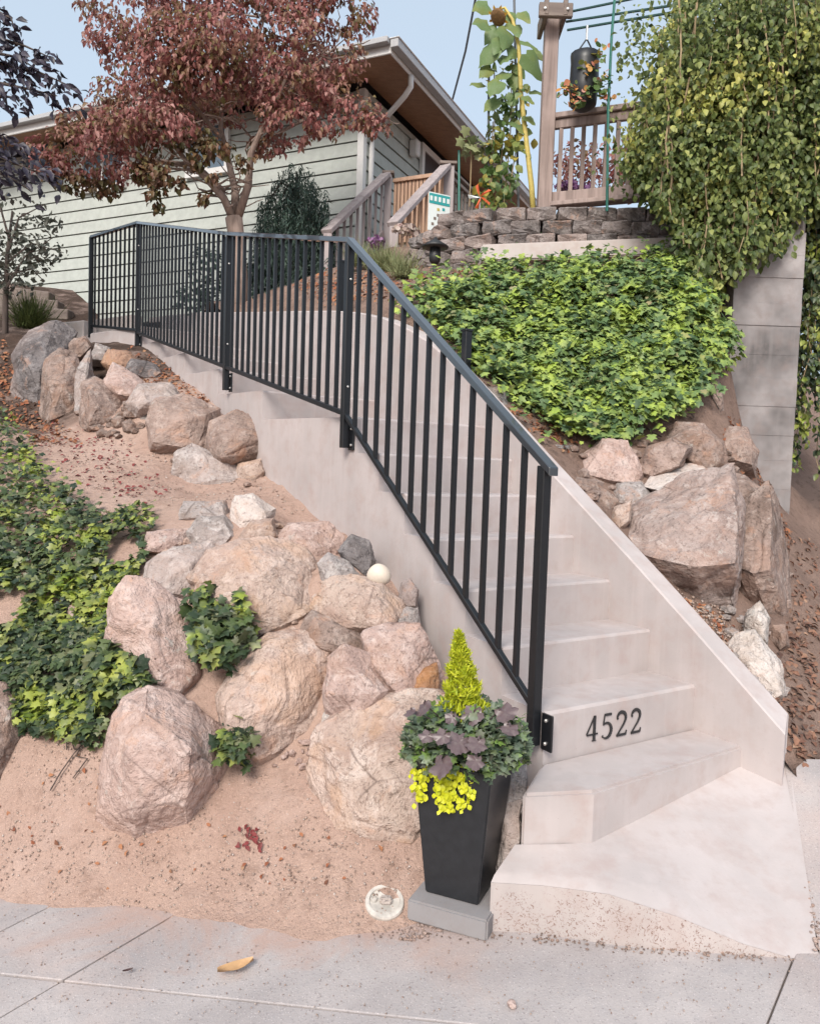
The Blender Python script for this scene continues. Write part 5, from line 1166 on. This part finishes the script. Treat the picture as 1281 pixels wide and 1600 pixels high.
# ------------------------------------------------------------------ red leaved tree
def clump_points(clumps, Y0, dens, shell=.45):
    P, Nn = [], []
    for (x, y, rx, ry, dY) in clumps:
        c = atY(x, y, Y0+dY); k = (Y0+dY)/F; n = int(dens*rx*ry)
        u = RNG.normal(0, 1, (n, 3)); u /= np.linalg.norm(u, axis=1, keepdims=True); r = RNG.uniform(shell**3, 1, n)**(1/3)
        q = u*r[:, None]*np.array([rx*k, .8*(rx+ry)/2*k, ry*k]); w_ = np.array([mnoise.noise(Vector(c+p_)*2.6) for p_ in q]); keep = w_ > -.22
        P.append((c+q)[keep]); Nn.append(u[keep])
    return np.concatenate(P), np.concatenate(Nn)
TRY = 9.0
tree = empty('red_tree', atY(374, 492, TRY), 'red leaved tree with pale forked trunk in front of the house', 'tree')
limbs = [[(376,500),(374,430),(370,372),(366,340)], [(366,345),(350,310),(322,278),(292,252),(262,215),(230,190)], [(367,342),(368,300),(358,255),(345,200),(350,130),(340,60)], [(370,345),(388,290),(392,240),(415,190),(440,140),(455,100)],
         [(392,250),(440,205),(500,175),(545,168),(590,182)], [(345,215),(300,160),(260,110),(230,60)], [(300,258),(240,250),(180,240),(120,235)], [(352,300),(320,268),(255,262),(240,280)], [(415,190),(480,110),(540,60)], [(350,130),(400,70),(420,10)], [(262,215),(200,170),(160,150)], [(340,290),(330,300),(325,312)]]
for i, lm in enumerate(limbs):
    m_ = len(lm); r0 = .115 if i == 0 else (.052 if i in (1, 2, 3) else .026)
    rr = [.115, .098, .092, .10] if i == 0 else [r0*(1-.8*k/(m_-1)) for k in range(m_)]
    dYs = [0]*m_ if i in (0,) else [((-1)**i)*.10*k for k in range(m_)]
    mb = MB(); mb.tube([atY(x, y, TRY+dy) for (x, y), dy in zip(lm, dYs)], rr, 9); mb.build('trunk' if i == 0 else 'limb', M['bark'], tree, smooth=True)
mb = MB()
for i in range(120):
    lm = random.choice(limbs[1:]); k = random.randrange(len(lm)-1); x = lm[k][0]+(lm[k+1][0]-lm[k][0])*random.random(); y = lm[k][1]+(lm[k+1][1]-lm[k][1])*random.random(); p = atY(x, y, TRY+random.uniform(-.3, .3)); pts = [p]
    d = nz([random.gauss(0, 1), random.gauss(0, .8), random.uniform(-.1, .6)])
    for _ in range(4): p = p+d*.09+np.array([random.gauss(0, .03), random.gauss(0, .03), random.gauss(0, .03)]); pts.append(p)
    mb.tube(pts, [.012, .010, .008, .006, .004], 5)
tag(mb.build('twigs', M['bark'], tree), kind='stuff')
CL = [(165,10,42,30,.3),(180,55,48,30,.2),(225,25,60,45,-.3),(210,85,55,35,.3),(255,120,62,40,-.4),(300,45,75,55,.2),(330,105,68,45,-.5),(390,30,75,50,-.2),(405,95,66,42,.3),(460,55,60,45,-.3),(500,25,60,40,.2),(545,20,46,36,0),(490,100,52,34,.4),(540,85,36,24,-.2),
      (180,150,48,30,.2),(140,190,50,28,-.3),(100,225,50,26,-.5),(130,262,56,24,-.3),(190,205,56,36,-.5),(215,160,50,32,.1),(255,190,56,36,-.6),(300,165,52,30,.3),(360,165,48,28,.5),(80,255,30,22,-.5),(190,258,50,26,-.4),
      (425,150,50,28,-.3),(480,155,46,26,.2),(530,150,42,24,-.2),(560,172,38,24,-.4),(585,190,28,20,-.5),(500,195,40,18,-.3),(455,205,40,22,-.2),(420,225,32,18,-.1),(300,-30,130,40,0),(450,-30,110,40,0)]
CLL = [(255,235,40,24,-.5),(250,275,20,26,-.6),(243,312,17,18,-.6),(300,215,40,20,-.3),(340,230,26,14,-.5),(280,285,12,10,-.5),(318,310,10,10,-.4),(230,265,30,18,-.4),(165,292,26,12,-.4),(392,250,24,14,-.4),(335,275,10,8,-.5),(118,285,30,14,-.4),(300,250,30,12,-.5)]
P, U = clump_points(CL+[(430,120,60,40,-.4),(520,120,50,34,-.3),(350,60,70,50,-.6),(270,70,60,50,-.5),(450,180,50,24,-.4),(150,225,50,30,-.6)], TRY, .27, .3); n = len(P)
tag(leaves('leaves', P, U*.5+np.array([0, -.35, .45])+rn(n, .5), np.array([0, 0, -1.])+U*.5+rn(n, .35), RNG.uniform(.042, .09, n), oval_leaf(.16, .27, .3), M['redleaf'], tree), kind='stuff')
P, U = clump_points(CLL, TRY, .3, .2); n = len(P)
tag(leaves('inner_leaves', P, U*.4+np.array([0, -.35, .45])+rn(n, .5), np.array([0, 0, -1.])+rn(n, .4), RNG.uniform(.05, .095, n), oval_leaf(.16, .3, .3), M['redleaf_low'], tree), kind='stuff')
# weeping conifer
wc = empty('weeping_conifer', atY(462, 490, 9.7), 'dark weeping conifer beside the house corner', 'conifer'); Pn, Tn = [], []
for k in range(420):
    x = random.uniform(402, 524) if random.random() < .75 else random.gauss(462, 22); yt = 250+((x-462)/62)**2*70+random.uniform(0, 130); p = atY(x, yt, 9.7+random.gauss(0, .25)); L = random.uniform(.35, 1.15); sp = np.array([(x-462)/900, random.gauss(0, .03), -1])
    for i in range(int(L/.035)):
        p = p+sp*.035+np.array([random.gauss(0, .004), 0, 0])
        for _ in range(2): Pn.append(p+np.array([random.gauss(0, .018), random.gauss(0, .018), 0])); Tn.append((random.gauss(0, .45), random.gauss(-.1, .4), -1))
n = len(Pn); tag(leaves('needles', Pn, rn(n)+np.array([0, -.8, .2]), Tn, RNG.uniform(.05, .1, n), (np.array([(.1, 0, 0), (-.1, 0, 0), (0, 1, 0)]), np.array([(0, 1, 2)])), M['conifer'], wc), kind='stuff')
mb = MB(); mb.tube([atY(462, 492, 9.75), atY(466, 350, 9.75), atY(464, 270, 9.7)], [.07, .05, .012], 8); mb.build('trunk', M['bark_dark'], wc, smooth=True)
for k in range(7):
    x = 415+k*15; mb = MB(); mb.tube([atY(465, 300+k*8, 9.72), atY((465+x)/2, 285+k*10, 9.6), atY(x, 320+k*9, 9.6)], [.02, .015, .006], 5); mb.build('limb', M['bark_dark'], wc)
for x, y, s_ in ((335,440,30),(350,465,24),(520,450,22)):
    pass
sh = empty('dark_evergreen_shrub', atY(335, 495, 9.4), 'dark evergreen shrub behind the railing, left of the tree trunk', 'shrub')
P, U = clump_points([(325,430,32,50,0),(300,470,30,24,-.1),(405,440,40,44,.3),(430,470,40,24,.2),(500,450,30,36,.3)], 9.4, .22, .2); n = len(P)
tag(leaves('leaves', P, U+rn(n, .5), np.array([0, 0, -1.])+rn(n, .6), RNG.uniform(.05, .09, n), small_leaf(), M['conifer'], sh), kind='stuff')
mb = MB(); mb.tube([atY(325, 500, 9.4), atY(325, 430, 9.4)], [.04, .015], 6); mb.build('stem', M['bark_dark'], sh)

# ------------------------------------------------------------------ planting at the left edge
dt = empty('purple_tree', (-5.6, 7.6, 2.0), 'dark purple leaved tree reaching in from the left edge', 'tree')
tb0 = np.array([-5.6, 7.6, 1.9]); mb = MB(); mb.tube([tb0, tb0+[.05, 0, 2.0], tb0+[.1, 0, 4.6]], [.11, .09, .05], 9); mb.build('trunk', M['bark_dark'], dt, smooth=True)
Pn, Tn = [], []
for br in [[(-60,40),(0,60),(40,72),(84,92)],[(-60,110),(0,100),(60,112),(118,138)],[(-60,20),(0,20),(18,28),(24,50)],[(-70,140),(0,130),(50,140),(90,150)],[(-60,90),(0,84),(30,90),(60,110)],[(-60,160),(0,150),(20,152),(30,165)],[(-60,215),(0,212),(30,225),(60,240)],[(-60,250),(0,245),(40,262),(96,282)],[(-60,280),(0,270),(30,285),(50,300)]]:
    pts = [atY(x, y, 7.2) for x, y in br]; mb = MB(); mb.tube([tb0+[.08, 0, 3.2 if br[1][1] < 180 else 2.2]]+pts, [.03, .02, .014, .009, .004], 6); mb.build('limb', M['bark_dark'], dt, smooth=True)
    for a, b in zip(pts[:-1], pts[1:]):
        L = np.linalg.norm(b-a)
        for i in range(int(L/.011)):
            t = random.random(); p = a+(b-a)*t; sgn = random.choice((-1, 1)); Pn.append(p+np.array([random.gauss(0, .03), random.gauss(0, .10), random.gauss(-.02, .05)])); Tn.append((.5+random.gauss(0, .3), random.gauss(0, .3), -.6+sgn*.35))
n = len(Pn); tag(leaves('leaves', Pn, np.array([0, -.6, .5])+rn(n, .5), Tn, RNG.uniform(.07, .13, n), oval_leaf(.12, .24, .2), M['purpleleaf'], dt), kind='stuff')
st = empty('airy_shrub', atY(10, 560, 8.3), 'airy grey green shrub with a thin trunk at the left edge', 'shrub')
mb = MB(); mb.tube(px3([(9,575),(9,480),(12,400),(20,330)], 8.3), [.035, .03, .022, .01], 7); mb.build('trunk', M['bark_dark'], st, smooth=True)
for l_ in ([(10,450),(40,400),(85,370)],[(12,410),(50,380),(100,395)],[(14,390),(30,340),(70,320)],[(10,430),(50,420),(70,440)],[(14,370),(0,320),(-30,300)]):
    mb = MB(); mb.tube(px3(l_, 8.2), [.014, .009, .004], 5); mb.build('limb', M['bark_dark'], st)
P, U = clump_points([(30,330,45,32,0),(20,390,50,40,0),(70,390,34,26,-.1),(50,430,40,26,-.1),(75,350,22,16,0),(5,440,35,26,0)], 8.3, .13, .1); n = len(P)
tag(leaves('leaves', P, U+rn(n, .6), rn(n), RNG.uniform(.04, .085, n), small_leaf(), M['shrubleaf'], st), kind='stuff')
for i, (x0, y0, x1, y1, Y, lab) in enumerate([(-30,452,82,466,10.6,'topmost old timber of the garden steps at the left edge'),(-30,468,96,480,10.2,'middle old timber of the garden steps at the left edge'),(-30,484,112,494,9.8,'lowest old timber of the garden steps at the left edge')]):
    mb = MB(); mb.beam(atY(x0, y0, Y), atY(x1, y1, Y), .2, .13); tag(mb.build('step_timber', M['timber'], bevel=.01), lab, 'timber', 'timber garden steps')
def tuft(name, c, n, h_, spread, mat, label):
    r_ = empty(name, c, label, 'grass'); th = RNG.uniform(0, 6.28, n); le = RNG.uniform(.2, 1, n)*spread
    dirs = np.stack([np.cos(th)*le, np.sin(th)*le, np.ones(n)], 1); tag(leaves('blades', c+rn(n, .05)*[1, 1, .1], rn(n), dirs, RNG.uniform(.6, 1.1, n)*h_, (np.array([(.012, 0, 0), (-.012, 0, 0), (-.009, .55, .03), (.009, .55, .03), (0, 1, .1)]), np.array([(0, 1, 2), (0, 2, 3), (3, 2, 4)])), M[mat], r_), kind='stuff')
tuft('grass_clump', atY(630, 432, 7.0), 300, .26, .9, 'grasslight', 'pale grass tuft at the left end of the block wall')
tuft('rush_clump', atY(48, 512, 8.6), 700, .42, .7, 'rush', 'green rush clump behind the dark rounded boulder')
tuft('grass_clump', atY(600, 425, 7.6), 500, .32, .9, 'grasslight', 'pale wispy grass beside the railing bend')
tuft('grass_clump', atY(560, 415, 7.9), 260, .3, .9, 'grasslight', 'small pale grass tuft behind the railing bend')
for c_, rx, lab, mt in [((586,378), (16, 9), 'purple flowers at the foot of the porch stair', 'flower_p'), ((630,360), (26, 9), 'pale flowers under the porch handrail', 'flower_w')]:
    fl = empty('flower_clump', atY(c_[0], c_[1]+14, 8.7), lab, 'flowers'); P, U = clump_points([(c_[0], c_[1], rx[0], rx[1], 0)], 8.7, 1.2, .1); n = len(P)
    tag(leaves('blossoms', P, U+rn(n, .5), rn(n), RNG.uniform(.03, .06, n), round_leaf(), M[mt], fl), kind='stuff')
rb = empty('plum_bush', atY(915, 320, 9.0), 'plum red bush seen between the guard balusters', 'bush'); P, U = clump_points([(900,265,45,42,0),(950,260,40,45,.2),(990,270,40,40,.2)], 9.0, .2, .2); n = len(P)
tag(leaves('leaves', P, U+rn(n, .5), np.array([0, 0, -1.])+rn(n, .6), RNG.uniform(.05, .09, n), small_leaf(), M['redleaf'], rb), kind='stuff')
fl = empty('flower_clump', atY(905, 300, 8.2), 'purple flowers seen low between the guard balusters', 'flowers'); P, U = clump_points([(895,292,30,8,0)], 8.2, 1.0, .1); n = len(P)
tag(leaves('blossoms', P, U+rn(n, .5), rn(n), RNG.uniform(.03, .06, n), round_leaf(), M['flower_p'], fl), kind='stuff')

# ------------------------------------------------------------------ litter and pebbles
def litter(name, fn, poly, n, size, mat, tmpl, lift=.006, label=None, jit=4):
    P = poly_hits(fn, poly, n, jit); n = len(P); N_ = surf_normals(fn, P, .03); P = P+N_*lift
    o = leaves(name, P, N_+rn(n, .35), rn(n), RNG.uniform(.5, 1.2, n)*size, tmpl, M[mat]); tag(o, kind='stuff'); return o
litter('leaf_litter', TL, [(170,545),(250,560),(330,625),(410,690),(420,740),(330,660),(240,610),(170,580)], 650, .048, 'litter', oval_leaf(.15, .3, .25))
litter('leaf_litter', TL, [(60,640),(200,690),(260,770),(220,795),(120,760),(60,700)], 220, .035, 'litter_red', oval_leaf(.15, .3, .25))
litter('leaf_litter', TL, [(0,1160),(150,1150),(330,1260),(640,1330),(560,1400),(0,1380)], 60, .022, 'litter', oval_leaf(.15, .3, .25))
litter('leaf_litter', TL, [(380,1295),(405,1295),(408,1325),(378,1328)], 26, .026, 'litter_red', oval_leaf(.15, .3, .25), .01)
litter('leaf_litter', TR, [(1225,830),(1281,850),(1281,1200),(1240,1190),(1200,1100),(1225,1000)], 420, .045, 'litter_brown', oval_leaf(.15, .3, .25))
litter('leaf_litter', TR, [(1040,920),(1130,960),(1200,1110),(1215,1130),(1120,1040)], 260, .03, 'litter', oval_leaf(.15, .3, .25))
litter('leaf_litter', TR, [(800,620),(900,690),(880,700),(780,640)], 120, .05, 'litter', oval_leaf(.15, .3, .25))
litter('leaf_litter', TR, [(1140,640),(1180,700),(1235,830),(1225,850),(1180,760),(1130,700)], 260, .045, 'litter', oval_leaf(.15, .3, .25))
OCT = (np.array([(1, 0, 0), (-.9, .2, 0), (0, .8, .1), (.1, -.9, 0), (0, 0, .6), (0, .1, -.6)]), np.array([(0, 2, 4), (2, 1, 4), (1, 3, 4), (3, 0, 4), (2, 0, 5), (1, 2, 5), (3, 1, 5), (0, 3, 5)]))
litter('pebbles', TL, [(0,1130),(160,1150),(400,1180),(640,1290),(650,1440),(330,1440),(0,1390)], 1500, .0055, 'pebble', OCT, .002)
litter('pebbles', TL, [(60,680),(300,700),(420,745),(480,800),(360,790),(200,790),(100,750)], 700, .009, 'pebble', OCT, .003)
litter('pebbles', TR, [(1040,920),(1130,960),(1200,1110),(1120,1040)], 300, .009, 'pebble', OCT, .003)
def ground_leaf(x, y, s_, ang, mat, label, curl=.35):
    P = atZ(x, y, .05)
    for _ in range(6): P = atZ(x, y, zs(P[0], P[1]))
    d = np.array([math.cos(ang), math.sin(ang), 0]); e_ = np.array([-d[1], d[0], 0]); V = []; n = 6
    for i in range(n+1):
        t = i/n; w_ = .2*math.sin(math.pi*min(1, t*.95+.03))**.8; zc = .012+curl*s_*(t-.5)**2
        for j in (-1, 0, 1): V.append(P+d*s_*(t-.5)+e_*w_*j*s_+np.array([0, 0, zc+abs(j)*.12*s_]))
    Fq = [(i*3+j, i*3+j+1, i*3+j+4, i*3+j+3) for i in range(n) for j in (0, 1)]
    tag(MB().add(V, Fq).build('fallen_leaf', M[mat], recalc=False, smooth=True), label, 'leaf')
ground_leaf(368, 1521, .11, .55, 'dryleaf', 'curled tan dry leaf lying on the pavement')
ground_leaf(200, 1523, .03, .5, 'darkleaf', 'small dark dead leaf on the pale pavement slab')
ground_leaf(680, 1449, .055, -.2, 'dryleaf', 'yellow leaf lying in front of the grey paver', .2)
ground_leaf(305, 1383, .05, .3, 'rock_rust', 'orange brown leaf at the edge of the dirt', .3)
ground_leaf(520, 1425, .02, .2, 'darkleaf', 'tiny black leaf on the dirt left of the pipe cap', .1)
P = atZ(800, 1566, .1)
bm = bmesh.new(); bmesh.ops.create_icosphere(bm, subdivisions=2, radius=.014)
for v in bm.verts: v.co *= 1+.3*mnoise.noise(v.co*90); v.co.z *= .8
me = bpy.data.meshes.new('pebble'); bm.to_mesh(me); bm.free(); tag(link('pebble', me, M['rock_pink'], None, (P[0], P[1], zs(P[0], P[1])+.009)), 'lone pink pebble on the pavement before the steps', 'pebble')

litter('pebbles', zs, [(0,1400),(640,1470),(1240,1510),(1200,1590),(0,1590)], 420, .0035, 'pebble', OCT, .002)
litter('pebbles', zs, [(560,1440),(780,1455),(1200,1495),(1200,1502),(760,1470),(560,1465)], 200, .0045, 'rock_brown', OCT, .002)
litter('pebbles', TR, [(1050,930),(1120,950),(1215,1120),(1200,1130)], 400, .012, 'pebble', OCT, .003)
litter('bark_chips', TR, [(440,440),(520,420),(640,415),(750,420),(640,470),(520,480)], 700, .05, 'litter', small_leaf(), .01)
litter('bark_chips', TL, [(0,520),(60,640),(130,690),(60,700),(0,640)], 420, .05, 'litter', small_leaf(), .01)

rubble(lambda x, y: np.maximum(TL(x, y), zs(x, y)), [(625,1440),(700,1448),(690,1460),(650,1474),(625,1470)], 60, .006, 'rock_brown')
rubble(lambda x, y: zs(x, y)+.0*x, [(765,1456),(1240,1500),(1240,1506),(765,1464)], 110, .0045, 'rock_brown')
rubble(lambda x, y: .425+(y-3.05)*.32, [(1232,1215),(1240,1215),(1282,1480),(1274,1486)], 90, .006, 'rock_brown')
